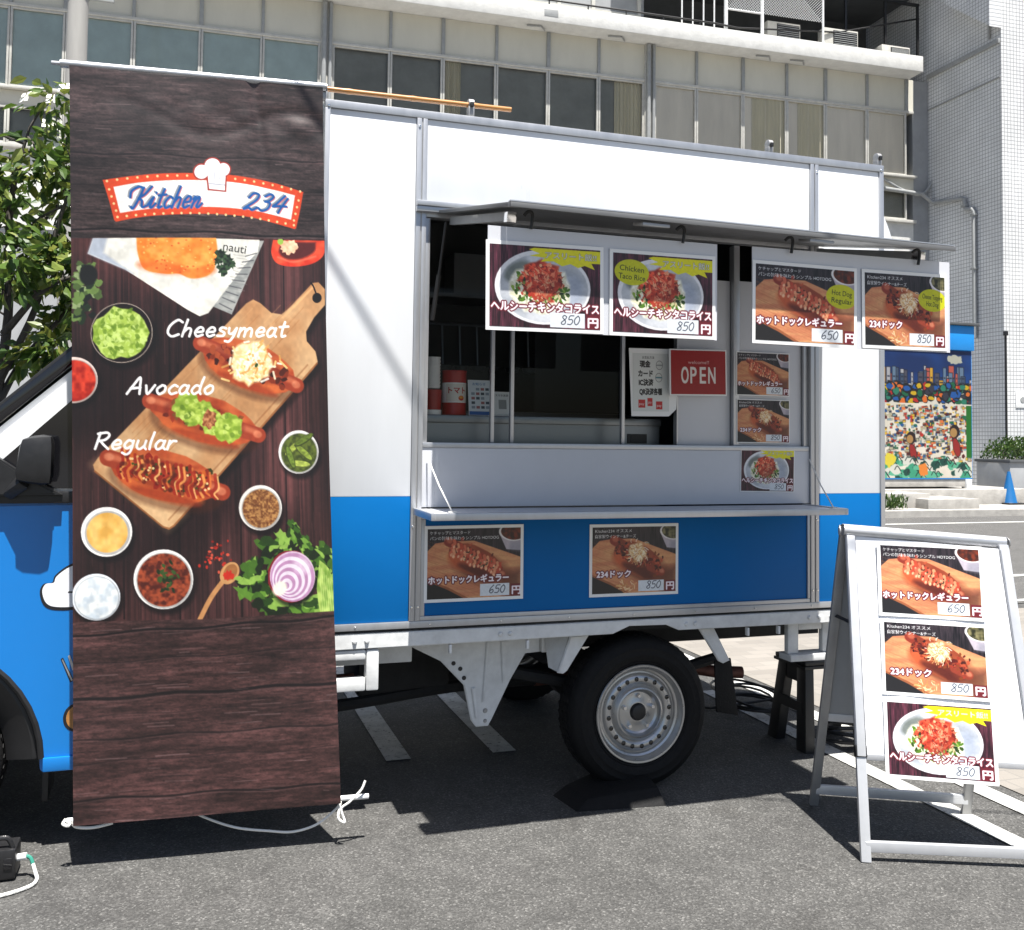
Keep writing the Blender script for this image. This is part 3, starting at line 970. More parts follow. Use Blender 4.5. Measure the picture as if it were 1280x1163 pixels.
    handwrite(cv, price, x0 + 24, y1 - 7, 21, 2.3, (0.2, 0.22, 0.28), width=46, shear=0.2)
    cv.grain(0.06, 60, 45)
    return cv


def grid_mesh(name, cv, W, H, mat, shape=None, gain=0.86):
    """a flat (or shaped) printed sheet in the XZ plane facing -Y, origin at its bottom left corner"""
    h, w = cv.h, cv.w
    xs = (np.arange(w) / (w - 1)) * W
    zs = (1 - np.arange(h) / (h - 1)) * H
    X, Z = np.meshgrid(xs, zs)
    Yc = np.zeros_like(X)
    if shape:
        X, Yc, Z = shape(X / W, Z / H)
    co = np.stack([X, Yc, Z], -1).reshape(-1, 3)
    i = (np.arange(h - 1)[:, None] * w + np.arange(w - 1)[None]).ravel()
    F = np.stack([i, i + w, i + w + 1, i + 1], 1)
    me = bpy.data.meshes.new(name)
    me.vertices.add(len(co))
    me.vertices.foreach_set('co', co.ravel())
    me.loops.add(F.size)
    me.loops.foreach_set('vertex_index', F.ravel())
    me.polygons.add(len(F))
    me.polygons.foreach_set('loop_start', np.arange(0, F.size, 4))
    me.polygons.foreach_set('loop_total', np.full(len(F), 4))
    me.update(calc_edges=True)
    at = me.color_attributes.new('Col', 'FLOAT_COLOR', 'POINT')
    c = np.ones((h * w, 4), np.float32)
    c[:, :3] = (srgb(np.clip(cv.a, 0, 1)) * gain).reshape(-1, 3)
    at.data.foreach_set('color', c.ravel())
    if shape:
        me.polygons.foreach_set('use_smooth', [True] * len(F))
    me.materials.append(mat)
    return me


# ================================================================== the setting
def sheet(name, x0, x1, y0, y1, z, mat):
    return MB().quad([(x0, y0, z), (x1, y0, z), (x1, y1, z), (x0, y1, z)]).build(name, mat, smooth=False, kind='structure')


sheet('parking_lot', -90, 90, -60, 90, 0.0, M['asphalt'])
sheet('brick_pavement', 2.44, 60, -30, 3.1, 0.004, M['brick'])
sheet('road', -80, 80, 3.3, 11.75, 0.006, M['road'])
m = MB()
m.quad([(2.27, -3.5, 0.005), (2.37, -3.5, 0.005), (2.37, 3.0, 0.005), (2.27, 3.0, 0.005)])
m.quad([(1.99, -0.95, 0.005), (2.08, -0.95, 0.005), (2.08, 1.35, 0.005), (1.99, 1.35, 0.005)])
m.quad([(0.06, 0.66, 0.005), (0.17, 0.66, 0.005), (0.17, 2.6, 0.005), (0.06, 2.6, 0.005)])
m.quad([(0.54, 0.64, 0.005), (0.65, 0.64, 0.005), (0.65, 2.6, 0.005), (0.54, 2.6, 0.005)])
m.build('parking_line', M['paint'], smooth=False, kind='structure')
m = MB()
for y, wd in ((3.36, 0.1), (4.68, 0.13), (10.42, 0.15)):
    m.quad([(-80, y, 0.011), (80, y, 0.011), (80, y + wd, 0.011), (-80, y + wd, 0.011)])
m.build('road_line', M['paint'], smooth=False, kind='structure')
m = MB()
m.box(-80, 80, 11.75, 11.9, -0.05, 0.14, 0, 0.015)
m.box(-80, 80, 11.902, 40, -0.05, 0.135, 1)
m.build('sidewalk', [M['concrete'], M['concrete']], smooth=False, kind='structure')
m = MB()
m.box(12.95, 14.2, 12.0, 13.05, 0.1, 0.33, 0, 0.012)
m.box(12.1, 13.3, 12.35, 13.06, 0.1, 0.42, 0, 0.012)
m.box(11.5, 16.6, 13.062, 15.4, 0.1, 0.46, 0, 0.012)
m.build('concrete_platform', M['concrete'], kind='structure')
sheet('planting_bed', -3.4, -1.0, 2.3, 3.25, 0.012, M['soil'])

# ------------------------------------------------------------------ the office building over the road
BROT = R(-2.5)
BP = Vector((17.86, 18.2, 0.13))
ZB = -0.13
bld = thing('office_building', 'long beige office building with rows of framed windows and a white balcony slab', 'building', BP, (0, 0, BROT))
m = MB()
m.box(-40, 0.12, 0.32, 9, 0, 8.0 + ZB, 1)
m.box(-40, 0.12, 0.02, 0.32, 5.6, 7.46 + ZB, 3)

m.box(-40, 0.12, 0.06, 0.32, 0.0, 5.6, 1)
m.box(-40, 0.12, 0.0, 0.3, 8.32 + ZB, 8.66 + ZB, 0, 0.01)
m.box(-40, 0.12, 0.0, 0.3, 10.5 + ZB, 11.42 + ZB, 0)
m.box(-40, 0.12, 2.0, 9, 8.0 + ZB, 11.42 + ZB, 2)
m.box(0.121, 0.62, 0.03, 0.4, 0, 11.42 + ZB, 1)
m.build('wall', [M['beige'], M['greyw'], M['darkw'], M['slabw']], bld)
m = MB()
m.box(-40, -0.02, -0.6, 2.6, 11.424 + ZB, 11.85 + ZB, 0, 0.015)
m.build('balcony_slab', M['slabw'], bld)
m = MB()   # chipped patches, stains and small fittings under the slab
m.box(-10.75, -10.4, -0.606, -0.59, 11.55 + ZB, 11.72 + ZB, 0, 0.004)
m.build('repair_patch', M['pipe'], bld)
for px in (-11.1, -9.0, -4.9, -3.9):
    MB().tube([(px, -0.3, 11.39 + ZB), (px + 0.35, -0.35, 11.39 + ZB), (px + 0.5, -0.15, 11.39 + ZB)], 0.02, 0, 6).build('soffit_pipe', M['pipe'], bld)
sill = MB()
sill.box(-40, 0.14, -0.14, 0.0, 8.66 + ZB, 8.72 + ZB, 0, 0.006)
sill.box(-40, 0.14, -0.1, 0.02, 7.42 + ZB, 7.5 + ZB, 0, 0.006)
sill.box(-40, 0.1, -0.05, 0.0, 10.46 + ZB, 10.53 + ZB, 0, 0.006)
sill.build('window_sill', M['frame'], bld)
mul = [-25.1, -23.75, -22.45, -21.37, -20.0, -18.59, -17.26, -15.83, -14.35, -13.09, -11.77, -10.45, -9.13, -7.76, -6.45, -5.12, -3.83, -2.66, -1.37, -0.12]
pil = {-15.83, -7.76, -23.75}
for i, x in enumerate(mul):
    if x in pil:
        m = MB()
        m.box(x - 0.14, x + 0.14, -0.06, 0.3, 6.5 + ZB, 11.42 + ZB, 0, 0.01)
        m.tube([(x - 0.06, -0.12, 0.3), (x - 0.06, -0.12, 11.4 + ZB)], 0.055, 1, 10)
        m.tube([(x + 0.08, -0.12, 0.3), (x + 0.08, -0.12, 11.4 + ZB)], 0.04, 1, 10)
        m.build('pillar', [M['frame'], M['pipe']], bld)
    else:
        thick = 0.045 if i % 2 else 0.035
        m = MB()
        m.box(x - thick, x + thick, -0.05, 0.05, 10.53 + ZB, 11.4 + ZB, 0, 0.004)
        m.build('panel_joint', M['pipe'], bld)
for (a, b) in zip(mul, mul[1:]):
    xa = a + (0.145 if a in pil else 0.005)
    xb = b - (0.145 if b in pil else 0.005)
    for (za, zb, low) in ((8.72, 10.46, False), (7.5, 8.32, True)):
        za += ZB
        zb += ZB
        m = MB()
        f = 0.045
        m.box(xa, xa + f, -0.03, 0.06, za, zb, 0, 0.004)
        m.box(xb - f, xb, -0.03, 0.06, za, zb, 0, 0.004)
        m.box(xa + f, xb - f, -0.028, 0.06, zb - 0.05, zb, 0, 0.004)
        m.box(xa + f, xb - f, -0.028, 0.06, za, za + 0.05, 0, 0.004)
        wd = m.build('window', M['frame'], bld)
        MB().quad([(xa + f, 0.02, za + 0.05), (xb - f, 0.02, za + 0.05), (xb - f, 0.02, zb - 0.05), (xa + f, 0.02, zb - 0.05)]).build('pane', M['pane'], wd, False)
        mid = (a + b) / 2
        if low:
            mat = M['roomdark']
        elif mid < -15.9:
            mat = M['teal']
        elif mid < -7.8:
            mat = M['roomdark']
        else:
            mat = M['blind_or_sky_sheet']
        back = MB()
        yb = 0.04 if mat in (M['blind_or_sky_sheet'], M['teal']) else 0.1
        back.quad([(xa, yb, za), (xb, yb, za), (xb, yb, zb), (xa, yb, zb)])
        back.build('blind_or_sky_sheet' if mat in (M['blind_or_sky_sheet'], M['teal']) else 'dark_interior', mat, wd, False)  # teal sheets carry the sky's tint, grey ones are blinds
        cur = []
        if not low and abs(mid + 12.43) < 0.7:
            cur = [(xa + 0.05, xa + 0.45)]
        if not low and abs(mid + 8.45) < 0.7:
            cur = [(xa + 0.45, xb - 0.05)]
        if not low and abs(mid + 4.47) < 0.7:
            cur = [(xb - 1.0, xb - 0.05)]
        if not low and abs(mid + 3.2) < 0.7:
            cur = [(xa + 0.35, xb - 0.05)]
        for (ca, cb) in cur:
            n = 28
            pts = [(ca + (cb - ca) * k / n, (0.03 if mat is M['blind_or_sky_sheet'] else 0.07) + (0.008 if mat is M['blind_or_sky_sheet'] else 0.025) * math.sin(k * 1.7) + 0.004 * math.sin(k * 0.7)) for k in range(n + 1)]
            m = MB()
            for p, q in zip(pts, pts[1:]):
                m.quad([(p[0], p[1], za + 0.04), (q[0], q[1], za + 0.04), (q[0], q[1], zb - 0.04), (p[0], p[1], zb - 0.04)])
            m.build('curtain', M['curtain'], wd)
# floor above the slab: recessed wall, glazing and returns
m = MB()
m.box(-7.4, 0.5, 2.6, 3.0, 11.5 + ZB, 16.5, 1)
m.box(-40, -10.9, 0.9, 3.0, 11.5 + ZB, 16.5, 0)
m.box(-10.899, -7.401, 1.2, 3.0, 11.5 + ZB, 16.5, 2)
m.box(-8.3, 0.55, -0.45, 2.6, 13.9, 14.3, 1)
m.build('upper_wall', [M['slabw'], M['darkw'], M['greyw']], bld, False)
m = MB()
for x in (-10.8, -9.85, -8.9, -7.6):
    m.box(x, x + 0.09, 1.12, 1.2, 11.8 + ZB, 16, 0)
m.box(-10.8, -7.6, 1.122, 1.2, 12.5, 12.58, 0)
m.build('upper_window_frame', M['frame'], bld, False)
# drain pipe with elbows at the right end of the facade
m = MB()
m.tube([(-0.9, -0.12, 8.16), (0.3, -0.12, 8.1), (0.52, -0.2, 7.9), (0.56, -0.3, 7.84), (0.56, -0.63, 7.8), (0.56, -1.3, 7.72), (0.56, -1.42, 7.68), (0.56, -1.44, 7.46), (0.56, -1.5, 7.4), (0.56, -1.7, 7.36), (0.56, -1.76, 7.28), (0.56, -1.76, 4.0)], 0.055, 0, 10)
for q in ((0.56, -0.63, 7.8), (0.56, -1.44, 7.5), (0.56, -1.76, 7.2), (0.56, -1.76, 5.8)):
    m.box(q[0] - 0.07, q[0] + 0.066, q[1] - 0.07, q[1] + 0.07, q[2] - 0.03, q[2] + 0.03, 0, 0.01)
m.tube(smooth([(0.72, -0.08, 11.3), (0.7, -0.1, 10.2), (0.72, -0.08, 9.4), (0.68, -0.1, 8.6), (0.3, -0.08, 8.1), (-0.3, -0.06, 8.2), (-0.9, -0.06, 8.45)], 6), 0.035, 0, 8)
m.build('drain_pipe', M['pipe'], bld)

# ------------------------------------------------------------------ tiled tower
tow = thing('tiled_tower', 'tall corner block clad in small white square tiles, right of the beige offices', 'tower', BP, (0, 0, BROT))
m = MB()
x0, y0, x1, y1, zt = 0.63, -2.67, 9, 8, 26
m.quad([(x0, y0, 0), (x1, y0, 0), (x1, y0, zt), (x0, y0, zt)], 0)
m.quad([(x0, y1, 0), (x0, y0, 0), (x0, y0, zt), (x0, y1, zt)], 1)
m.quad([(x1, y0, 0), (x1, y1, 0), (x1, y1, zt), (x1, y0, zt)], 1)
m.quad([(x1, y1, 0), (x0, y1, 0), (x0, y1, zt), (x1, y1, zt)], 0)
m.quad([(x0, y0, zt), (x1, y0, zt), (x1, y1, zt), (x0, y1, zt)], 0)
m.build('tiled_wall', [M['tilef'], M['tiles']], tow, False)
m = MB()
m.box(x0 - 0.07, x0 - 0.002, y0 + 0.02, 0.0, 11.5 + ZB, 11.62 + ZB, 0, 0.006)
m.box(x0 - 0.04, x0 - 0.002, y0 + 0.02, 0.0, 10.62 + ZB, 10.65 + ZB, 0)
m.tube([(x0 - 0.05, y0 + 0.35, 13.5), (x0 - 0.05, y0 + 0.35, 11.6)], 0.03, 0, 8)
m.build('string_course', M['pipe'], tow)
m = MB()
m.prism([(y0 + 0.0, 11.75), (y0 + 0.0, 15), (y0 + 1.6, 15), (y0 + 1.6, 13.0)], 'X', x0 - 0.35, x0 - 0.003, 0)
m.build('corner_parapet', M['tiles'], tow, False)
m = MB()
m.box(0.95, 1.35, y0 - 0.02, y0 - 0.003, 2.2, 2.6, 0, 0.004)
m.lathe([(0.0, -0.012), (0.07, -0.01), (0.075, 0.0)], (1.15, y0 - 0.02, 2.4), 'Y', 1, 20)
m.build('wall_plate', [M['paper'], M['pipe']], tow)
m = MB()
m.tube([(x0 + 0.02, y0 - 0.03, 4.0), (x0 + 0.02, y0 - 0.03, 1.35), (x0 + 0.06, y0 - 0.03, 1.2), (x0 + 0.6, y0 - 0.03, 1.1)], 0.025, 0, 8)
m.lathe([(0.0, 0.0), (0.06, 0.0), (0.06, 0.1), (0.0, 0.12)], (x0 + 0.02, y0 - 0.03, 3.98), 'Z', 0, 12)
m.build('wall_conduit', M['black'], tow)

# ------------------------------------------------------------------ balcony things
def fence_on_balcony():
    t = thing('mesh_fence', 'wire mesh fence on white posts along the white balcony edge', 'fence', BP, (0, 0, BROT))
    zb = 11.85 + ZB
    for x, r in ((-5.82, 0.05), (-4.78, 0.045), (-2.98, 0.03)):
        MB().tube([(x, -0.4, zb), (x, -0.4, 15)], r, 0, 10).build('post', M['whiterail'], t)
    MB().tube([(-5.82, -0.4, zb + 0.62), (-4.78, -0.4, zb + 0.62)], 0.025, 0, 8).build('rail', M['whiterail'], t)
    m = MB()
    for k in range(64):
        x = -5.8 + k * 0.075
        for s in (1, -1):
            xa, xb = x, x + s * 1.6
            za, zb2 = zb + 0.62, zb + 2.2
            if xb > -2.98:
                zb2 = za + (zb2 - za) * (-2.98 - xa) / (xb - xa)
                xb = -2.98
            if xb < -5.82:
                zb2 = za + (zb2 - za) * (-5.82 - xa) / (xb - xa)
                xb = -5.82
            if xa > -3.0:
                continue
            m.tube([(xa, -0.4 + 0.006 * s, za), (xb, -0.4 + 0.006 * s, zb2)], 0.007, 0, 4)
    m.build('wire_mesh', M['whiterail'], t)
    return t


fence_on_balcony()
t = thing('pipe_railing', 'thin white upright pipes standing on the white balcony edge', 'railing', BP, (0, 0, BROT))
for x in (-7.05, -6.75, -6.45, -6.15):
    MB().tube([(x, -0.4, 11.85 + ZB), (x, -0.4, 15)], 0.02, 0, 8).build('upright', M['whiterail'], t)
t = thing('black_handrail', 'low black handrail running along the balcony slab', 'railing', BP, (0, 0, BROT))
MB().tube([(-13, -0.5, 12.0 + ZB), (-6.2, -0.5, 12.0 + ZB), (-5.5, -0.42, 12.0 + ZB), (-2.3, -0.1, 12.42 + ZB), (0.4, 0.1, 13.1)], 0.025, 0, 8).build('rail', M['black'], t)
for k in range(7):
    x = -12.6 + k
    MB().tube([(x, -0.5, 11.85 + ZB), (x, -0.5, 12.0 + ZB)], 0.018, 0, 6).build('support', M['black'], t)
t = thing('dark_frame', 'dark square tube frame beside the tiled tower on the balcony', 'frame', BP, (0, 0, BROT))
for x in (-2.0, -0.75, 0.3):
    MB().box(x - 0.03, x + 0.03, 0.0, 0.06, 11.85 + ZB, 13.4, 0).build('upright', M['black'], t)
MB().box(-2.03, 0.33, -0.02, 0.08, 13.402, 13.46, 0).build('top_rail', M['black'], t)


def air_conditioner(x, y, w_, h_, lab):
    t = thing('air_conditioner', lab, 'air conditioner', BP, (0, 0, BROT), 'outdoor units on the balcony')
    zb = 11.85 + ZB
    m = MB()
    m.box(x, x + w_, y, y + 0.3, zb + 0.06, zb + h_, 0, 0.015)
    m.box(x + 0.05, x + 0.12, y + 0.05, y + 0.25, zb, zb + 0.06, 1)
    m.box(x + w_ - 0.12, x + w_ - 0.05, y + 0.05, y + 0.25, zb, zb + 0.06, 1)
    m.build('housing', [M['frame'], M['black']], t)
    m = MB()
    m.box(x + 0.28, x + w_ - 0.03, y - 0.012, y - 0.002, zb + 0.1, zb + h_ - 0.05, 0, 0.004)
    m.build('fan_opening', M['black'], t)
    m = MB()
    for k in range(9):
        z = zb + 0.13 + k * (h_ - 0.22) / 8
        m.box(x + 0.3, x + w_ - 0.05, y - 0.024, y - 0.014, z, z + 0.012, 0)
    m.build('grille', M['pipe'], t)


air_conditioner(-4.45, -0.1, 0.98, 0.62, 'cream air conditioner unit behind the wire mesh on the balcony')
air_conditioner(-2.75, -0.1, 1.05, 0.66, 'grey air conditioner unit in the shade right of the wire mesh')
air_conditioner(-0.95, -0.1, 0.9, 0.42, 'low dark framed unit next to the tiled tower on the balcony')

# ------------------------------------------------------------------ pole, kiosk, cone, planter
t = thing('utility_pole', 'grey concrete utility pole rising in front of the teal office windows', 'pole', (-2.52, 12.3, 0.135))
MB().tube([(0, 0, 0), (0, 0, 14)], 0.165, 0, 24, r2=0.13).build('shaft', M['poleg'], t)
m = MB()
m.box(0.14, 0.5, -0.03, 0.03, 7.86, 7.92, 0)
m.lathe([(0.16, 0), (0.165, 0.01), (0.165, 0.05), (0.16, 0.06)], (0, 0, 7.86), 'Z', 0, 24)
m.build('bracket', M['pipe'], t)

t = thing('painted_kiosk', 'bright blue kiosk painted with a colourful town mural behind the truck', 'kiosk', (12.4, 13.3, 0.46))
m = MB()
m.box(0, 2.87, 0, 1.9, 0.2, 2.96, 0, 0.015)
m.box(-0.04, 2.91, -0.04, 1.94, 2.962, 3.5, 0, 0.02)
m.build('body', M['skyblue'], t)
m = MB()
m.box(-0.1, 3.0, -0.1, 2.0, 3.502, 3.56, 0, 0.01)
m.build('roof_lid', M['darkw'], t)
m = MB()
m.box(0.02, 2.85, 0.02, 1.88, 0.04, 0.198, 0, 0.01)
m.build('base_beam', M['concrete'], t)
for x in (0.1, 2.68):
    MB().box(x, x + 0.14, -0.03, 0.12, 0.0, 0.2, 0, 0.006).build('leg', M['whiterail'], t)

cv = Cv(220, 220, 220, 220, (0.9, 0.88, 0.82))
g = np.random.default_rng(9)
cv.poly([(-1, -1), (221, -1), (221, 60), (-1, 60)], (0.01, 0.16, 0.38), col2=(0.02, 0.27, 0.56), nz=(60, 30))
for k in range(46):   # skyline
    x = g.uniform(0, 220)
    h_ = g.uniform(15, 42)
    wd = g.uniform(5, 12)
    c = [(0.25, 0.32, 0.42), (0.75, 0.35, 0.3), (0.4, 0.5, 0.6), (0.7, 0.7, 0.72), (0.3, 0.3, 0.36), (0.85, 0.65, 0.2)][k % 6]
    cv.poly([(x, 68), (x, 68 - h_), (x + wd, 68 - h_), (x + wd, 68)], (0.08, 0.08, 0.12))
    cv.poly([(x + 1, 68), (x + 1, 69 - h_), (x + wd - 1, 69 - h_), (x + wd - 1, 68)], c)
    for q in range(3):
        cv.poly([(x + 2, 66 - q * 8), (x + wd - 2, 66 - q * 8), (x + wd - 2, 63 - q * 8), (x + 2, 63 - q * 8)], (0.1, 0.12, 0.2), 0.7)
cv.blob(186, 16, 16, 8, 0, (0.75, 0.75, 0.68), 0.2)
cv.blob(20, 14, 18, 9, 0, (0.3, 0.6, 0.85), 0.2)
for k in range(120):   # trees, roofs and flowers in a band
    x, y = g.uniform(0, 220), g.uniform(60, 92)
    c = [(0.05, 0.4, 0.25), (0.85, 0.7, 0.1), (0.75, 0.15, 0.12), (0.1, 0.35, 0.65), (0.15, 0.5, 0.4), (0.2, 0.2, 0.25), (0.9, 0.45, 0.15)][k % 7]
    cv.blob(x, y, g.uniform(5, 10), g.uniform(4, 9), 0, (0.06, 0.08, 0.1), 0.2, n=12)
    cv.blob(x, y, g.uniform(4, 8), g.uniform(3, 7), 0, c, 0.2, n=12)
cv.poly([(-1, 93), (221, 93), (221, 221), (-1, 221)], (0.9, 0.87, 0.8), col2=(0.97, 0.93, 0.86), nz=(20, 20))
for k in range(760):  # shop fronts, windows and street life, all generic marks
    x, y = g.uniform(0, 215), g.uniform(95, 190)
    wd, h_ = g.uniform(3, 10), g.uniform(2, 6)
    c = [(0.8, 0.2, 0.14), (0.05, 0.42, 0.26), (0.1, 0.35, 0.6), (0.93, 0.75, 0.2), (0.15, 0.2, 0.28), (0.93, 0.5, 0.25), (0.55, 0.7, 0.75), (0.75, 0.72, 0.6), (0.35, 0.1, 0.1)][int(g.integers(9))]
    if k % 3:
        cv.poly([(x, y), (x + wd, y - 1), (x + wd, y + h_), (x, y + h_)], (0.1, 0.1, 0.12), 0.55)
        cv.poly([(x + .7, y + .7), (x + wd - .7, y), (x + wd - .7, y + h_ - .7), (x + .7, y + h_ - .7)], c)
    else:
        cv.blob(x, y, wd * 0.45, h_ * 0.6, 0, c, 0.2, n=12)
for x, c in ((32, (0.93, 0.4, 0.2)), (208, (0.12, 0.45, 0.12))):
    cv.poly([(x, 95), (x + 12, 95), (x + 12, 185), (x, 185)], c)
cv.poly([(32, 95), (44, 95), (44, 130), (32, 130)], (0.9, 0.75, 0.15))
for (x, y, s) in ((96, 152, 0.72), (184, 140, 0.8)):   # two people with umbrellas, no known figures
    cv.blob(x + 4, y + 34 * s, 10 * s, 22 * s, -15, (0.12, 0.1, 0.1), 0.08)
    cv.blob(x + 4, y + 34 * s, 8.5 * s, 20 * s, -15, (0.62, 0.14, 0.12), 0.1)
    cv.ell(x, y, 13 * s, 15 * s, 0, (0.14, 0.06, 0.05))
    cv.ell(x - 2, y + 2, 9 * s, 10 * s, 0, (0.72, 0.55, 0.32))
for k in range(60):
    x, y = g.uniform(0, 220), g.uniform(188, 221)
    cv.blob(x, y, g.uniform(6, 14), g.uniform(4, 8), 0, [(0.25, 0.65, 0.5), (0.08, 0.3, 0.25), (0.4, 0.75, 0.6), (0.9, 0.9, 0.85)][k % 4], 0.3, n=12)
    cv.stroke(smooth([(x, y), (x + 5, y - 6), (x + 12, y + 2)], 4), 1.6, (0.05, 0.15, 0.15))
cv.blob(54, 190, 11, 11, 0, (0.93, 0.85, 0.25), 0.25)
cv.blob(120, 206, 9, 11, 0, (0.95, 0.55, 0.2), 0.25)
link('mural', grid_mesh('mural', cv, 2.83, 2.72, M['mural'], gain=0.55), t, (0.02, -0.004, 0.23))

t = thing('traffic_cone', 'blue plastic traffic cone on the far pavement by the planter', 'cone', (16.05, 13.1, 0.135))
MB().lathe([(0.17, 0.03), (0.155, 0.06), (0.035, 0.68), (0.03, 0.7), (0.0, 0.7)], (0, 0, 0), 'Z', 0, 32).build('cone_body', M['cone'], t)
MB().box(-0.24, 0.24, -0.24, 0.24, 0, 0.035, 0, 0.012).build('base', M['black'], t)

t = thing('tiled_planter', 'grey tiled planter box with a dark rim at the tower foot', 'planter', (17.25, 14.25, 0.135))
MB().box(0, 4, 0, 1.0, 0, 0.86, 0, 0.01).build('box', M['greyw'], t)
MB().box(-0.04, 4.04, -0.04, 1.04, 0.862, 0.93, 0, 0.008).build('rim', M['darkw'], t)


def leaves(n, fn, size, mat, name, parent, droop=0.6, aspect=0.5):
    """many small folded leaves; fn() returns a point and an outward direction"""
    co, fa = [], []
    for k in range(n):
        p, d = fn()
        d = (Vector(d) + Vector((random.gauss(0, .5), random.gauss(0, .5), random.gauss(0, .4) - droop))).normalized()
        s = d.cross(Vector((random.gauss(0, 1), random.gauss(0, 1), random.gauss(0, 1)))).normalized()
        nrm = d.cross(s)
        L = size * random.uniform(0.65, 1.25)
        W = L * aspect * 0.5
        p = Vector(p)
        i = len(co)
        co += [p, p + d * L * 0.28 + s * W * .85 + nrm * W * 0.3, p + d * L * 0.62 + s * W * .8 + nrm * W * 0.22 - nrm * L * .03, p + d * L - nrm * L * 0.12,
               p + d * L * 0.62 - s * W * .8 + nrm * W * 0.22 - nrm * L * .03, p + d * L * 0.28 - s * W * .85 + nrm * W * 0.3, p + d * L * 0.5 - nrm * L * .02]
        fa += [(i, i + 1, i + 6), (i + 1, i + 2, i + 6), (i + 2, i + 3, i + 6), (i + 3, i + 4, i + 6), (i + 4, i + 5, i + 6), (i + 5, i, i + 6)]
    me = bpy.data.meshes.new(name)
    me.from_pydata([tuple(c) for c in co], [], fa)
    me.materials.append(mat)
    return link(name, me, parent)


t = thing('hedge', 'clipped green hedge growing in the grey tiled planter', 'hedge', (17.25, 14.25, 1.0))


def hp():
    a = Vector((random.uniform(0.02, 3.95), random.uniform(0.02, 0.95), random.random()))
    top = 0.42 + 0.12 * math.sin(a.x * 3.1) + 0.07 * math.sin(a.x * 9 + 1)
    z = top * math.sqrt(a.z) * min(1, 0.35 + a.x * 2.2)
    return (a.x, a.y, z), (0, -0.4, 1)


m = MB()
for k in range(60):
    p = (random.uniform(0.1, 3.9), random.uniform(0.1, 0.9))
    m.tube([(p[0], p[1], 0), (p[0] + random.gauss(0, .08), p[1] + random.gauss(0, .08), 0.3)], 0.01, 0, 5)
m.build('stem', M['bark'], t)
leaves(4200, hp, 0.075, M['hedge'], 'foliage', t, 0.0, 0.6)
t = thing('weed_clump', 'low weeds growing along the far kerb beside the concrete step', 'weed', (11.9, 11.95, 0.13))
leaves(500, lambda: ((random.uniform(-.55, .5), random.uniform(-.05, .25), random.uniform(0, .2)), (0, 0, 1.3)), 0.12, M['hedge'], 'foliage', t, 0.0, 0.25)

# ------------------------------------------------------------------ the flowering tree behind the cab
t = thing('dogwood_tree', 'slender tree with drooping green leaves and white flowers behind the cab', 'tree', (-1.95, 2.85, 0.0))
limbs = [
    [(0, 0, 0), (0.02, 0.0, 0.8), (0.06, 0.02, 1.5), (0.12, 0.0, 2.1), (0.1, 0.05, 2.7), (0.14, 0.02, 3.0), (0.2, 0, 3.25)],
    [(0.07, 0.0, 1.55), (0.2, 0.06, 1.85), (0.42, 0.1, 2.15), (0.62, 0.1, 2.45)],
    [(0.08, 0.0, 1.7), (0.28, -0.1, 2.15), (0.38, -0.15, 2.6), (0.5, -0.2, 3.0)],
    [(0.06, 0.0, 1.4), (-0.12, 0.1, 1.9), (-0.35, 0.15, 2.4), (-0.5, 0.2, 3.0)],
    [(0.1, 0.0, 2.2), (-0.1, -0.2, 2.6), (-0.25, -0.35, 3.0), (-0.4, -0.4, 3.3)],
    [(0.1, 0.03, 2.5), (0.3, 0.25, 2.8), (0.45, 0.4, 3.1), (0.5, 0.4, 3.35)],
    [(0.1, 0.0, 2.0), (0.35, -0.25, 2.25), (0.6, -0.35, 2.35)],
    [(0.05, 0, 1.35), (0.25, -0.2, 1.55), (0.5, -0.25, 1.75), (0.62, -0.3, 1.95)],
]
m = MB()
tips = []
for i, L in enumerate(limbs):
    P = smooth(L, 5)
    m.tube(P, 0.045 if i == 0 else 0.024, 0, 9, r2=0.007)
    P = [Vector(p) for p in P]
    for p in P[len(P) // 2 if i == 0 else len(P) // 3:]:
        if random.random() < 0.85:
            q = p + Vector((random.gauss(0, .16), random.gauss(0, .16), random.gauss(0.02, .1)))
            m.tube([p, (p + q) / 2 + Vector((0, 0, 0.03)), q], 0.009, 0, 5, r2=0.003)
            tips.append(q)
m.build('trunk', M['bark'], t)
low = [q for q in tips if 1.5 < q.z < 2.25]
high = [q for q in tips if q.z >= 2.25]
tips = random.sample(low, min(9, len(low))) + random.sample(high, min(46, len(high)))


def lp():
    q = random.choice(tips)
    dense = 1.0 if q.z > 2.3 else 0.6
    v = Vector((random.gauss(0, .085), random.gauss(0, .085), random.gauss(0.0, .06))) * dense
    return q + v, v.normalized() + Vector((0, 0, 0.1))


leaves(3100, lp, 0.1, M['leaf'], 'crown', t, 0.85, 0.5)
for k in range(26):
    q = random.choice([q for q in tips if q.z > 2.2])
    c = q + Vector((random.gauss(0, .07), random.gauss(-0.08, .05), random.gauss(.03, .04)))
    nrm = Vector((random.gauss(0, .4), -0.8, random.gauss(.6, .3))).normalized()
    a = nrm.orthogonal().normalized()
    b = nrm.cross(a)
    m = MB()
    for k4 in range(4):
        th = k4 * math.pi / 2
        d = a * math.cos(th) + b * math.sin(th)
        s = nrm.cross(d)
        m.quad([c, c + d * 0.03 + s * 0.02 + nrm * 0.006, c + d * 0.055 + nrm * 0.004, c + d * 0.03 - s * 0.02 + nrm * 0.006])
    m.build('flower', M['petal'], t, False)


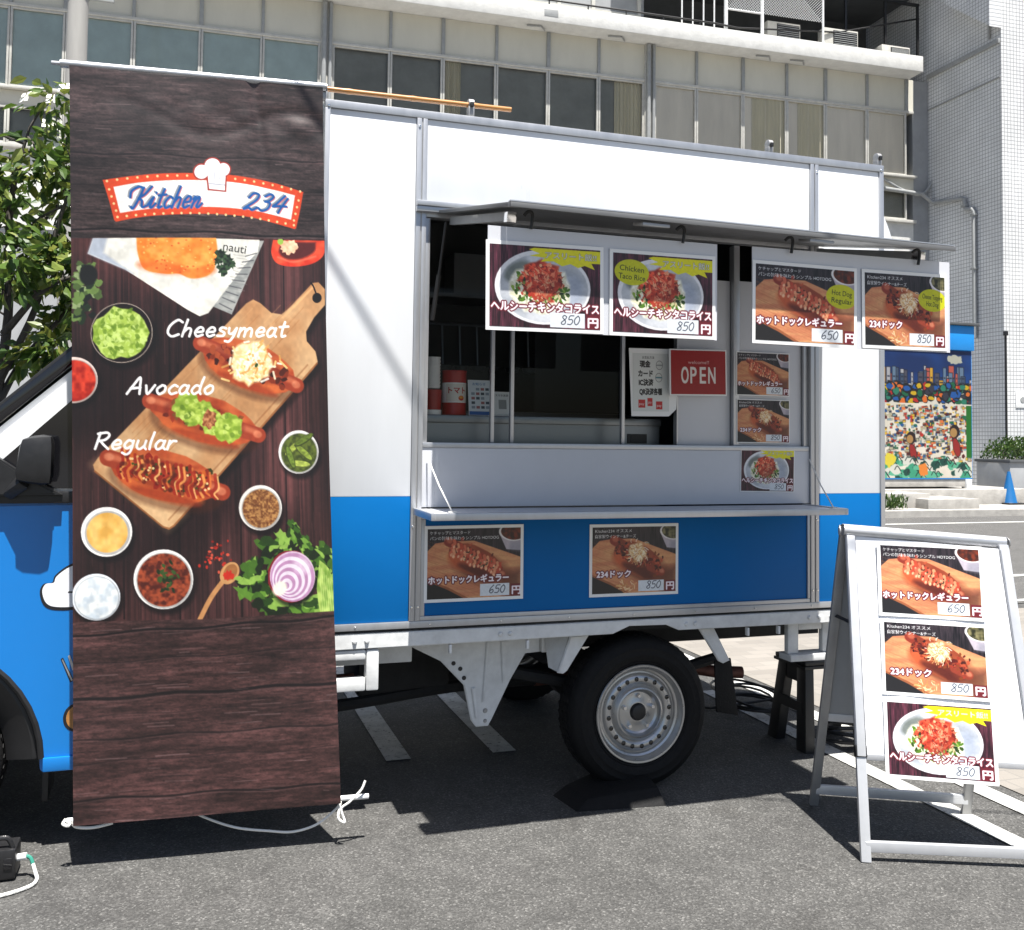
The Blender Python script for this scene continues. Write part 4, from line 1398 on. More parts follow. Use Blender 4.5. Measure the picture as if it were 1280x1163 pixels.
# ================================================================== the food truck
trk = thing('food_truck', 'white and blue food truck with its serving hatch propped open', 'food truck')
XL, XR, ZT, ZB0 = -0.348, 2.144, 2.663, 0.703
m = MB()
m.box(XL, XR, 1.6, 1.65, ZB0, ZT)                       # far wall
m.box(XL, XL + 0.04, 0.045, 1.598, ZB0, ZT)             # cab-side wall
m.box(XR - 0.04, XR, 0.045, 1.598, ZB0, ZT)             # rear wall
m.box(XL + 0.042, XR - 0.042, 0.045, 1.598, ZT - 0.05, ZT - 0.002)
m.box(XL + 0.042, XR - 0.042, 0.045, 1.598, ZB0, ZB0 + 0.05)
m.build('box_wall', M['white'], trk, False)


def panel(name, x0, x1, z0, z1, mat, y=0.0, th=0.04):
    return MB().box(x0, x1, y, y + th, z0, z1, 0, 0.002).build(name, mat, trk)


panel('white_panel', XL + 0.02, -0.001, 1.193, 2.632, M['white'])
panel('blue_panel', XL + 0.02, -0.001, 0.729, 1.1925, M['blue'])
panel('white_panel', 0.043, 1.756, 2.292, 2.632, M['white'])
panel('white_panel', 1.798, XR - 0.023, 1.193, 2.632, M['white'])
panel('blue_panel', 1.798, XR - 0.023, 0.729, 1.1925, M['blue'])
panel('blue_panel', 0.06, 1.742, 0.745, 1.105, M['blue'], 0.002)
m = MB()
m.box(XL, XR, -0.008, 0.042, 2.633, ZT, 0, 0.002)
m.box(XL, XR, -0.008, 0.042, ZB0, 0.728, 0, 0.002)
m.box(XL, XL + 0.0195, -0.0075, 0.042, 0.7285, 2.6325, 0, 0.002)
m.box(XR - 0.0225, XR, -0.0075, 0.042, 0.7285, 2.6325, 0, 0.002)
for a in (0.0, 1.757):
    m.box(a, a + 0.019, -0.008, 0.042, 0.7285, 2.6325, 0, 0.002)
    m.box(a + 0.0235, a + 0.0415, -0.008, 0.042, 0.7285, 2.6325, 0, 0.002)
    m.box(a + 0.019, a + 0.0235, -0.003, 0.04, 0.7285, 2.6325, 1)
m.box(0.0425, 1.7565, -0.004, 0.04, 1.106, 1.122, 0, 0.002)
m.box(0.0425, 1.7565, -0.004, 0.04, 0.7285, 0.7445, 0, 0.002)
m.box(0.0425, 0.0595, -0.004, 0.04, 0.745, 1.1055, 0, 0.002)
m.box(1.7425, 1.7565, -0.004, 0.04, 0.745, 1.1055, 0, 0.002)
m.build('frame_trim', [M['alu'], M['alud']], trk)
m = MB()
for (x, z) in ((0.009, 0.78), (0.033, 0.78), (1.766, 0.78), (1.79, 0.78), (0.009, 1.08), (1.79, 1.08), (-0.335, 2.64), (2.13, 2.64), (0.01, 2.6), (1.79, 2.6)):
    m.lathe([(0.0, -0.0115), (0.004, -0.011), (0.0055, -0.0083)], (x, 0, z), 'Y', 0, 12)
for k in range(9):
    m.lathe([(0.0, -0.0115), (0.003, -0.011), (0.004, -0.0083)], (-0.2 + 0.28 * k, 0, 0.715), 'Y', 0, 10)
m.build('rivet', M['chrome'], trk)

# serving hatch: window, board and counter
m = MB()
m.box(0.043, 1.756, 0.0, 0.045, 1.376, 1.396, 0, 0.003)
m.box(0.043, 0.062, 0.01, 0.045, 1.3965, 2.255, 0, 0.002)
m.box(1.735, 1.756, 0.012, 0.045, 1.3965, 2.255, 0, 0.002)
m.box(0.043, 1.756, 0.0, 0.045, 2.256, 2.291, 0, 0.002)
for x, y in ((0.33, 0.04), (0.418, 0.06), (0.895, 0.05)):
    m.box(x - 0.007, x + 0.007, y, y + 0.02, 1.397, 2.25, 0, 0.001)
m.build('window_frame', M['alu'], trk)
MB().quad([(0.06, 0.062, 1.397), (0.33, 0.062, 1.397), (0.33, 0.062, 2.255), (0.06, 0.062, 2.255)]).build('window_pane', M['clearglass'], trk, False)
MB().quad([(0.424, 0.07, 1.397), (0.89, 0.07, 1.397), (0.89, 0.07, 2.255), (0.424, 0.07, 2.255)]).build('window_pane', M['clearglass'], trk, False)
MB().box(0.043, 1.756, 0.004, 0.04, 1.151, 1.3755, 0, 0.002).build('lower_board', M['board'], trk)
m = MB()
m.box(1.142, 1.392, 0.048, 0.07, 1.3965, 2.1, 0, 0.002)
m.box(1.425, 1.733, 0.03, 0.05, 1.3965, 2.1, 0, 0.002)
m.build('side_board', M['board'], trk)
m = MB()
m.box(1.394, 1.423, 0.022, 0.06, 1.3965, 2.25, 0, 0.003)
m.box(1.135, 1.1415, 0.04, 0.07, 1.3965, 2.25, 0, 0.001)
m.build('board_frame', M['alu'], trk)
# kitchen inside
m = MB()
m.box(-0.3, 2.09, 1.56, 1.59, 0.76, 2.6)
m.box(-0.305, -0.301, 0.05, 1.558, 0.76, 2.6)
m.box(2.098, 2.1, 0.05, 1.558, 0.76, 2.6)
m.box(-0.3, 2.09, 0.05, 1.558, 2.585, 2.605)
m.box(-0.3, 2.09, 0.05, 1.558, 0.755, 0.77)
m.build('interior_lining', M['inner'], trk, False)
m = MB()
m.box(-0.25, 1.12, 0.15, 0.6, 1.475, 1.505, 0, 0.004)
m.box(-0.25, 1.12, 0.17, 0.59, 0.78, 1.4745, 0)
m.box(0.97, 1.06, 0.166, 0.17, 1.40, 1.44, 1)
for k in range(4):
    m.box(0.985, 1.05, 0.162, 0.166, 1.403 + k * 0.009, 1.407 + k * 0.009, 1)
m.build('kitchen_counter', [M['steel'], M['black']], trk)
m = MB()
m.box(0.2, 1.9, 1.1, 1.55, 0.78, 1.55, 0, 0.01)
m.box(0.9, 1.6, 1.15, 1.55, 1.552, 2.1, 1, 0.01)
m.box(-0.25, 0.15, 1.05, 1.55, 0.78, 2.2, 0, 0.01)
m.build('back_unit', [M['steel'], M['black']], trk)

m = MB()
m.box(-0.28, 2.05, 1.25, 1.555, 2.14, 2.16, 0)
m.box(-0.28, 0.25, 0.7, 1.0, 2.05, 2.07, 0)
for k, (x, w_, h_) in enumerate(((-0.2, .1, .16), (-.06, .14, .2), (.12, .1, .12), (.9, .2, .18), (1.15, .12, .24), (1.4, .22, .15), (.5, .2, .22))):
    y = 1.3
    m.box(x, x + w_, y, y + .2, 2.161, 2.161 + h_, 1 + k % 2, 0.006)
m.build('wall_shelf', [M['steel'], M['greyw'], M['black']], trk)
m = MB()
m.tube([(-0.2, 1.1, 1.98), (1.9, 1.1, 1.98)], 0.008, 0, 8)
for k in range(7):
    x = 0.3 + k * 0.09
    m.tube([(x, 1.1, 1.98), (x + .005, 1.09, 1.78)], 0.005, 0, 6)
    m.lathe([(0.0, -.03), (0.03, -.02), (0.038, 0.0), (0.036, 0.002)], (x + .005, 1.08, 1.77), 'Z', 0, 14)
m.build('utensil_rail', M['steel'], trk)

# drop-down serving shelf
shf = MB().box(0.03, 1.715, -0.272, -0.002, 1.131, 1.146, 0, 0.002).build('serving_shelf', M['board'], trk)
m = MB()
m.box(0.026, 1.719, -0.29, -0.2725, 1.124, 1.15, 0, 0.003)
m.box(0.01, 0.0295, -0.29, -0.0025, 1.124, 1.15, 0, 0.003)
m.box(1.7155, 1.735, -0.29, -0.0025, 1.124, 1.15, 0, 0.003)
m.build('edge_trim', M['alu'], shf)
for x, xo in ((0.062, 0.1), (1.752, 1.7)):
    m = MB()
    m.tube([(x, -0.004, 1.34), ((x + xo) / 2, -0.12, 1.235), (xo, -0.24, 1.15)], 0.0028, 0, 6)
    m.box(xo - 0.012, xo + 0.012, -0.255, -0.225, 1.1465, 1.153, 0, 0.001)
    m.build('stay_cord', M['rope'], shf)

# awning hatch
def aw(x, t, up):
    """point on the hatch: t 0 at the hinge, 1 at the outer edge"""
    return (x + 0.04 * t * (1.79 - x) / 1.7, -0.005 - 0.775 * t, 2.262 - (0.138 + 0.009 * x) * t + up)


def awslab(mb, x0, x1, t0, t1, u0, u1, mat=0, bev=0.002):
    mb.hexa([aw(x0, t1, u0), aw(x1, t1, u0), aw(x1, t0, u0), aw(x0, t0, u0), aw(x0, t1, u1), aw(x1, t1, u1), aw(x1, t0, u1), aw(x0, t0, u1)], mat, bev)


m = MB()
awslab(m, 0.105, 1.81, 0.03, 0.965, 0.009, 0.021)
awn = m.build('awning_hatch', M['hatch'], trk)
m = MB()
awslab(m, 0.085, 1.83, 0.966, 1.0, 0.006, 0.022)
awslab(m, 0.085, 0.1045, 0.0, 0.9655, 0.008, 0.022)
awslab(m, 1.8105, 1.83, 0.0, 0.9655, 0.008, 0.022)
awslab(m, 0.105, 1.81, 0.0, 0.0295, 0.008, 0.022)
m.build('edge_trim', M['hatch'], awn)
m = MB()
m.bar(aw(0.085, 0.985, 0.024), aw(1.825, 0.985, 0.024), 0.02, 0.004, 0, (0, 1, 0))
m.build('top_lip', M['alu'], awn)
m = MB()
m.box(0.0, 1.8, -0.032, -0.009, 2.292, 2.312, 0, 0.003)
m.box(0.0, 1.8, -0.026, -0.009, 2.2705, 2.2915, 0, 0.003)
m.build('hinge_rail', M['alu'], awn)
for x in (0.13, 1.765):
    m = MB()
    m.bar(aw(x, 0.06, -0.018), aw(x, 0.82, -0.018), 0.022, 0.03, 0, (1, 0, 0), 0.002)
    m.bar(aw(x, 0.82, -0.02), aw(x, 0.87, -0.02), 0.03, 0.034, 1, (1, 0, 0), 0.002)
    m.build('support_arm', [M['pipe'], M['chrome']], awn)
for x, xe in ((0.105, 0.072), (1.78, 1.745)):
    m = MB()
    m.tube([(x, -0.06, 2.228), ((x + xe) / 2, -0.028, 2.03)], 0.005, 0, 8)
    m.tube([((x + xe) / 2, -0.028, 2.03), (xe, -0.002, 1.86)], 0.009, 0, 10)
    m.build('gas_strut', [M['black'], M['chrome']], awn)
for x in (0.55, 1.2):
    m = MB()
    m.hexa([aw(x, .99, -.012), aw(x + .1, .99, -.012), aw(x + .1, .9, -.012), aw(x, .9, -.012), aw(x, .99, -.001), aw(x + .1, .99, -.001), aw(x + .1, .9, -.001), aw(x, .9, -.001)], 0, 0.002)
    m.build('latch', M['alud'], awn)

# roof clamps holding the wooden pole
for x, z in ((-0.352, 2.695), (0.215, 2.704), (1.56, 2.69), (2.125, 2.69)):
    m = MB()
    m.lathe([(0.016, -0.011), (0.019, -0.01), (0.019, 0.01), (0.016, 0.011)], (x, 0.012, z + 0.012), 'X', 0, 20)
    m.box(x - 0.012, x + 0.012, -0.004, 0.03, 2.6635, z, 0, 0.003)
    m.box(x - 0.007, x + 0.007, -0.014, -0.006, z - 0.004, z + 0.014, 1, 0.002)
    m.build('roof_clamp', [M['alud'], M['black']], trk)
# white rounded duct cover at the rear
m = MB()
pts = [(2.146, 1.9), (2.336, 1.9)] + [(2.146 + 0.19 * math.cos(R(a)), 2.1 + 0.45 * math.sin(R(a))) for a in range(0, 91, 6)]
m.prism(pts, 'Y', 0.12, 0.6, 0, 0.01)
m.build('duct_cover', M['white'], trk)

# bed rail, guards and running gear
m = MB()
m.prism([(-0.46, 0.634), (0.833, 0.64), (0.905, 0.668), (1.07, 0.665), (1.126, 0.641), (2.2, 0.636), (2.2, 0.692), (-0.46, 0.69)], 'Y', -0.004, 0.05, 0, 0.003)
m.box(-0.4, 2.14, 0.02, 0.05, 0.6925, 0.7025, 1)
bed = m.build('bed_rail', [M['chassis'], M['black']], trk)
m = MB()
for x in (-0.2, -0.155, 0.36, 0.4, 1.16, 1.2, 1.75, 1.8, 1.86):
    m.lathe([(0.0, -0.012), (0.006, -0.011), (0.01, -0.0045)], (x, 0, 0.664), 'Y', 0, 12)
m.build('bolt', M['chassis'], bed)
for x in (0.16, 0.47, 1.45, 1.6):
    MB().box(x, x + 0.01, 0.0, 0.02, 0.6, 0.633, 0, 0.002).build('rope_hook', M['whiterail'], bed)
m = MB()
m.box(-0.155, -0.107, 0.0, 0.05, 0.481, 0.631, 0, 0.008)
m.box(-0.46, -0.1555, 0.002, 0.048, 0.481, 0.528, 0, 0.008)
m.box(-0.46, -0.1555, 0.002, 0.048, 0.595, 0.631, 0, 0.008)
m.build('side_guard', M['chassis'], trk)
m = MB()
m.prism([(0.053, 0.64), (0.053, 0.594), (0.174, 0.531), (0.27, 0.431), (0.302, 0.29), (0.323, 0.263), (0.373, 0.263), (0.389, 0.29), (0.465, 0.44), (0.528, 0.542), (0.591, 0.545), (0.59, 0.64)], 'Y', 0.18, 0.2, 0, 0.004)
m.prism([(0.36, 0.6), (0.345, 0.36), (0.352, 0.36), (0.376, 0.6)], 'Y', 0.172, 0.181, 0, 0.003)
m.prism([(0.42, 0.6), (0.43, 0.43), (0.445, 0.46), (0.45, 0.6)], 'Y', 0.172, 0.181, 0, 0.003)
m.prism([(0.30, 0.42), (0.318, 0.3), (0.33, 0.3), (0.316, 0.42)], 'Y', 0.17, 0.181, 0, 0.003)
m.box(-0.4, 0.053, 0.16, 0.2, 0.54, 0.63, 0, 0.006)
m.box(0.591, 0.7, 0.16, 0.2, 0.545, 0.63, 0, 0.006)
m.build('chassis_bracket', M['chassis'], trk)
m = MB()
for x, z in ((0.226, 0.52), (0.254, 0.497), (0.27, 0.46)):
    m.lathe([(0.0, -0.002), (0.0075, -0.002), (0.009, 0.002)], (x, 0.178, z), 'Y', 1, 14)
m.lathe([(0.0, -0.005), (0.007, -0.005), (0.01, 0.002)], (0.36, 0.178, 0.325), 'Y', 0, 14)
m.lathe([(0.0, -0.005), (0.005, -0.005), (0.008, 0.002)], (0.36, 0.178, 0.285), 'Y', 0, 14)
m.lathe([(0.0, -0.002), (0.016, -0.002), (0.018, 0.002)], (0.24, 0.178, 0.62), 'Y', 1, 14)
m.build('bracket_hole', [M['alud'], M['black']], trk)
m = MB()
m.prism([(0.672, 0.628), (0.755, 0.632), (0.66, 0.493), (0.643, 0.482), (0.619, 0.487)], 'Y', 0.05, 0.065, 0, 0.004)
m.hexa([(0.605, 0.12, 0.495), (0.625, 0.066, 0.487), (0.625, 0.067, 0.5), (0.605, 0.121, 0.51), (0.6, 0.16, 0.62), (0.672, 0.066, 0.626), (0.673, 0.067, 0.628), (0.601, 0.161, 0.622)], 0)
m.build('mudguard_stay', M['chassis'], trk)
MB().prism([(1.248, 0.632), (1.32, 0.632), (1.397, 0.491), (1.366, 0.48), (1.343, 0.491)], 'Y', 0.05, 0.065, 0, 0.004).build('mudguard_stay', M['chassis'], trk)
MB().hexa([(1.345, 0.07, 0.275), (1.462, 0.09, 0.246), (1.464, 0.102, 0.246), (1.347, 0.082, 0.275), (1.335, 0.07, 0.488), (1.425, 0.09, 0.49), (1.427, 0.102, 0.49), (1.337, 0.082, 0.488)], 0, 0.002).build('mudflap', M['rubber'], trk)
m = MB()
m.box(1.681, 1.735, 0.05, 0.08, 0.5, 0.632, 0, 0.006)
m.box(1.856, 1.92, 0.05, 0.08, 0.5, 0.632, 0, 0.006)
m.box(1.7355, 1.8555, 0.052, 0.078, 0.6, 0.63, 0, 0.006)
m.box(1.681, 1.92, 0.03, 0.12, 0.47, 0.4995, 0, 0.006)
m.build('lamp_bracket', M['chassis'], trk)
m = MB()
m.tube([(0.7, 0.55, 0.34), (1.5, 0.55, 0.34), (1.6, 0.52, 0.325), (1.73, 0.5, 0.318)], 0.028, 0, 14)
m.build('exhaust_pipe', M['rust'], trk)
m = MB()
for z in (0.4, 0.435):
    m.tube([(-0.26, 0.42, z), (-0.13, 0.42, z)], 0.014, 0, 10)
m.build('brake_line', M['rust'], trk)
m = MB()
for y in (0.42, 1.15):
    m.box(-2.2, 2.1, y, y + 0.08, 0.5, 0.62)
m.box(-0.35, 2.1, 0.1, 1.6, 0.63, 0.69)
for x in (-0.2, 0.55, 1.4, 2.0):
    m.box(x, x + 0.06, 0.5, 1.15, 0.5, 0.6)
m.tube([(0.982, 0.2, 0.3), (0.982, 1.45, 0.3)], 0.045, 0, 12)
m.lathe([(0.05, -0.15), (0.12, -0.05), (0.12, 0.05), (0.05, 0.15)], (0.982, 0.8, 0.3), 'Y', 0, 16)
for y in (0.3, 1.25):
    m.tube(smooth([(0.45, y, 0.45), (0.982, y, 0.36), (1.5, y, 0.45)], 5), 0.025, 0, 8)
m.tube([(-1.5, 0.8, 0.34), (0.9, 0.8, 0.31)], 0.035, 0, 10)
m.tube(smooth([(-0.9, 0.5, 0.28), (-0.2, 0.5, 0.3), (0.3, 0.52, 0.34), (0.75, 0.55, 0.34)], 5), 0.025, 0, 8)
m.box(-0.1, 0.3, 0.5, 0.9, 0.32, 0.5, 0, 0.03)
m.box(0.62, 1.35, 0.14, 0.3, 0.655, 0.66)
m.build('underbody', M['dark'], trk)


def wheel(x, yo, sgn=1, z=0.302):
    """yo = plane of the outer rim flange, sgn=+1 faces -Y"""
    c = (x, yo, z)
    S = sgn
    prof = [(.192, .012), (.2, .002), (.208, -.004), (.211, -.0015), (.216, -.0065), (.236, -.012), (.24, -.0135), (.244, -.012), (.262, -.012), (.266, -.0135), (.27, -.0105), (.286, -.004), (.297, .008), (.305, .022), (.307, .04), (.307, .12), (.304, .14), (.29, .156), (.25, .166), (.2, .155)]
    m = MB()
    m.lathe([(r, h * S) for r, h in prof], (0, 0, 0), 'Y', 0, 80, cap=False)
    for k in range(56):      # tread blocks and grooves
        a = 2 * math.pi * k / 56
        for y0, y1 in ((0.042, 0.056), (0.06, 0.083), (0.088, 0.111), (0.116, 0.13)):
            m.bar((0.3085 * math.cos(a), y0 * S, 0.3085 * math.sin(a)), (0.3085 * math.cos(a + 0.03), y1 * S, 0.3085 * math.sin(a + 0.03)), 0.03, 0.0025, 0, (-math.sin(a), 0, math.cos(a)))
    wh = m.build('wheel', M['rubber'], trk, loc=c)
    m = MB()
    rim = [(.197, .004), (.199, -.002), (.196, -.006), (.189, -.005), (.186, .004), (.181, .01), (.176, .022), (.168, .026), (.164, .034), (.158, .033), (.15, .022), (.142, .017), (.13, .0165), (.122, .02), (.115, .028), (.109, .02), (.102, .011), (.096, .009), (.092, .014), (.088, .03), (.08, .036), (.052, .036), (.042, .03), (.036, .03)]
    m.lathe([(r, h * S) for r, h in rim], (0, 0, 0), 'Y', 0, 80, cap=False)
    for k in range(20):
        a = 2 * math.pi * (k + .3) / 20
        m.lathe([(0.0, 0.0152 * S), (0.008, 0.0154 * S), (0.0098, 0.0164 * S)], (0.136 * math.cos(a), 0, 0.136 * math.sin(a)), 'Y', 1, 14)
    m.build('rim', [M['silver'], M['blackgloss']], wh)
    for k in range(5):
        a = 2 * math.pi * k / 5 + 0.3
        MB().lathe([(0.0, 0.016 * S), (0.007, 0.016 * S), (0.0085, 0.02 * S), (0.01, 0.036 * S)], (0.066 * math.cos(a), 0, 0.066 * math.sin(a)), 'Y', 0, 6).build('wheel_nut', M['chrome'], wh)
    MB().lathe([(0.0, 0.012 * S), (0.02, 0.012 * S), (0.03, 0.016 * S), (0.035, 0.03 * S)], (0, 0, 0), 'Y', 0, 28).build('hub', M['black'], wh)


wheel(0.982, 0.045)
wheel(0.982, 1.6, -1)
wheel(-1.67, 0.075)
wheel(-1.67, 1.57, -1)

# cab
cab = []
arch = [(-1.67 + 0.425 * math.cos(R(a)), 0.30 + 0.425 * math.sin(R(a))) for a in range(180, -1, -9)]
body = [(-0.42, 0.27), (-0.42, 1.19), (-1.72, 1.172), (-2.05, 1.09), (-2.26, 0.9), (-2.34, 0.7), (-2.36, 0.4), (-2.3, 0.28), (-2.095, 0.28)] + arch[1:-1] + [(-1.245, 0.28), (-1.24, 0.27)]
m = MB()
m.prism(body, 'Y', 0.06, 1.56, 0, 0.012)
m.build('cab_body', M['cabblue'], trk)
m = MB()
m.prism([(-0.43, 1.1915), (-0.43, 1.86), (-0.52, 1.88), (-0.86, 1.88), (-0.95, 1.855), (-1.40, 1.44), (-1.66, 1.1735)], 'Y', 0.085, 1.535, 0, 0.02)
m.build('cab_top', M['cabwhite'], trk)
m = MB()
m.prism([(-0.55, 1.22), (-0.55, 1.72), (-0.985, 1.72), (-1.2, 1.512), (-1.4, 1.315), (-1.49, 1.225)], 'Y', 0.076, 0.0845, 0, 0.002)
m.build('side_window', M['blackgloss'], trk)
m = MB()
for y0, y1 in ((0.1, 1.52),):
    m.hexa([(-1.7, y0, 1.2), (-1.69, y0, 1.19), (-1.69, y1, 1.19), (-1.7, y1, 1.2), (-0.985, y0, 1.86), (-0.975, y0, 1.85), (-0.975, y1, 1.85), (-0.985, y1, 1.86)], 0, 0.002)
m.build('windscreen', M['blackgloss'], trk)
m = MB()
m.bar((-1.7, 0.104, 1.205), (-0.985, 0.104, 1.87), 0.042, 0.035, 0, (-0.68, 0, 0.73), 0.008)
m.bar((-1.7, 0.108, 1.232), (-0.985, 0.108, 1.897), 0.02, 0.03, 1, (-0.68, 0, 0.73), 0.006)
m.build('windscreen_seal', [M['blackgloss'], M['black']], trk)
m = MB()
m.box(-1.6, -0.45, 0.05, 0.0845, 1.1745, 1.213, 0, 0.004)
m.build('belt_strip', M['black'], trk)
m = MB()
m.box(-1.235, -0.43, 0.048, 0.0595, 0.272, 0.32, 0, 0.006)
m.build('sill', M['cabblue'], trk)
m = MB()
pa = [(-1.67 + 0.43 * math.cos(R(a)), 0.3 + 0.43 * math.sin(R(a))) for a in range(178, 1, -8)]
m.tube([(x, 0.066, z) for x, z in pa], 0.012, 0, 8)
m.tube([(x, 0.2, z) for x, z in [(-1.67 + 0.415 * math.cos(R(a)), 0.3 + 0.415 * math.sin(R(a))) for a in range(178, 1, -8)]], 0.13, 0, 8)
m.box(-1.24, -1.22, 0.1, 0.26, 0.16, 0.34, 0, 0.004)
m.build('wheel_arch_liner', M['black'], trk)
m = MB()
m.hexa([(-1.345, -0.045, 1.25), (-1.222, -0.045, 1.235), (-1.228, 0.045, 1.235), (-1.34, 0.045, 1.25), (-1.328, -0.045, 1.398), (-1.222, -0.045, 1.412), (-1.228, 0.045, 1.412), (-1.325, 0.045, 1.398)], 0, 0.034)
mir = m.build('wing_mirror', M['black'], trk)
m = MB()
m.prism([(-1.46, 1.2), (-1.2, 1.205), (-1.3, 1.26), (-1.4, 1.33)], 'Y', 0.02, 0.075, 0, 0.006)
m.bar((-1.37, 0.05, 1.212), (-1.31, 0.0, 1.255), 0.05, 0.04, 0, None, 0.01)
m.build('mirror_arm', M['black'], mir)
# door handle, lamp and bumper on the unseen side keep the cab whole
MB().box(-0.68, -0.54, 0.04, 0.06, 1.06, 1.09, 0, 0.006).build('door_handle', M['black'], trk)
for y in (0.2, 1.42):
    MB().lathe([(0.0, -0.02), (0.07, -0.015), (0.09, 0.0), (0.09, 0.04)], (-2.32, y, 0.78), 'X', 0, 24).build('headlight', M['chrome'], trk)
MB().box(-2.4, -2.355, 0.1, 1.52, 0.3, 0.5, 0, 0.015).build('bumper', M['black'], trk)


def decal(shapes, name):
    m = MB()
    for i, (pts, mi) in enumerate(shapes):
        y = 0.0597 - 0.0007 * (i + 1)
        m.prism(pts, 'Y', y, y + 0.0004, mi)
    return m.build(name, [M['black'], M['whiteboard'], M['alu'], M['bamboo']], trk, False)


def elp(cx, cz, rx, rz, n=28):
    return [(cx + rx * math.cos(2 * math.pi * k / n), cz + rz * math.sin(2 * math.pi * k / n)) for k in range(n)]


hat = smooth([(-1.1, 0.985), (-1.17, 0.965), (-1.215, 0.93), (-1.225, 0.905), (-1.252, 0.9), (-1.262, 0.87), (-1.245, 0.825), (-1.2, 0.81), (-1.1, 0.812)], 5)
cxh, czh = -1.15, 0.9
decal([(hat, 0), ([(cxh + (x - cxh) * 0.93, czh + (z - czh) * 0.88) for x, z in hat], 1), ([(-1.175, 0.869), (-1.1, 0.862), (-1.1, 0.868), (-1.172, 0.874)], 0)], 'door_graphic')
decal([(elp(-1.135, 0.445, 0.042, 0.048), 0), (elp(-1.133, 0.445, 0.034, 0.04), 3)], 'door_graphic')
decal([([(-1.19, 0.645), (-1.183, 0.65), (-1.147, 0.57), (-1.158, 0.565)], 0), ([(-1.186, 0.641), (-1.184, 0.645), (-1.15, 0.572), (-1.155, 0.57)], 2), ([(-1.168, 0.655), (-1.162, 0.658), (-1.145, 0.61), (-1.152, 0.605)], 2)], 'door_graphic')


# ================================================================== the hanging banner
def ban_fn(u, v):
    uL = 81 + 11 * (v - 78) / 955
    uR = 404 + 21 * (v - 107) / 895
    t = (u - uL) / (uR - uL)
    vt, vb = 78 + 29 * t, 1033 - 31 * t
    return t * 330, (v - vt) / (vb - vt) * 950


cv = Cv(400, 1150, 330, 950, (0.2, 0.15, 0.16), ban_fn)
g = np.random.default_rng(17)
dark = wood(cv, (0.222, 0.178, 0.176), 51, 0.75, 'x')
red = wood(cv, (0.235, 0.155, 0.15), 61, 0.8, 'x')
mid = wood(cv, (0.215, 0.125, 0.122), 71, 0.9, 'y')
mid *= (1 + 0.9 * (vnoise(cv.h, cv.w, 9, 5, 77) - 0.5))[..., None]
for arr, sd_ in ((dark, 501), (red, 601)):
    arr *= (1 + 0.45 * (vnoise(cv.h, cv.w, 520, 40, sd_) - 0.5) + 0.35 * (vnoise(cv.h, cv.w, 1000, 160, sd_ + 1) - 0.5))[..., None]
cv.a = dark
rows = np.arange(cv.h)
lo = int(1150 * 0.727)
cv.a[lo:] = red[lo:]
for v0, v1 in ((300, 776),):
    pass
for v, wd, al in ((190, 2, .7), (152, 1.2, .5), (232, 1.2, .4), (266, 1.5, .5), (287, 2.5, .9), (800, 2.6, .9), (836, 1.3, .5), (880, 3.6, .9), (902, 1.2, .4), (930, 2.2, .6), (958, 1.4, .4), (1003, 2.4, .8)):
    pts = [(u, v - (u - 80) * (0.075 if v > 500 else -0.04) + 1.5 * math.sin(u * 0.05 + v)) for u in range(70, 445, 18)]
    cv.stroke(pts, wd, (0.07, 0.05, 0.055), al, soft=1.5)
    cv.stroke([(p[0], p[1] + wd) for p in pts], 1.0, (0.5, 0.38, 0.38), al * 0.4, soft=1.5)
for k in range(420):   # scratches along the planks
    v = g.uniform(85, 296) if k % 2 else g.uniform(778, 1030)
    u = g.uniform(80, 420)
    L = g.uniform(6, 45)
    sl = 0.03 if v < 500 else -0.06
    cv.stroke([(u, v), (u + L, v + sl * L + g.normal(0, .5))], g.uniform(.5, 1.2), [(0.62, 0.52, 0.52), (0.08, 0.06, 0.06), (0.45, 0.33, 0.33)][k % 3], g.uniform(.15, .5), soft=1.2)
# tabletop photo
tmp = cv.a.copy()
cv.a = mid
for u in (78, 145, 214, 292, 352, 418):
    cv.stroke([(u, 300), (u + 6, 778)], 2.0, (0.06, 0.03, 0.035), 0.8)
for k in range(260):
    u, v = g.uniform(84, 420), g.uniform(300, 776)
    cv.stroke([(u, v), (u + 1, v + g.uniform(8, 60))], g.uniform(.5, 1.2), [(0.42, 0.26, 0.25), (0.09, 0.05, 0.055)][k % 2], g.uniform(.15, .45), soft=1.2)
cv.ell(215, 640, 120, 60, -40, (0.08, 0.04, 0.045), 0.5, soft=50)
cv.ell(120, 500, 60, 60, 0, (0.08, 0.04, 0.045), 0.6, soft=40)
cv.ell(200, 340, 120, 30, 20, (0.36, 0.2, 0.19), 0.5, soft=40)
pic = cv.a
cv.a = tmp
msk = Cv(400, 1150, 330, 950, (0, 0, 0), ban_fn)
msk.poly([(60, 299), (200, 300), (450, 303), (450, 766), (250, 778), (60, 783)], (1, 1, 1), soft=1.5)
cv.a = cv.a * (1 - msk.a) + pic * msk.a
keep = cv.a.copy()
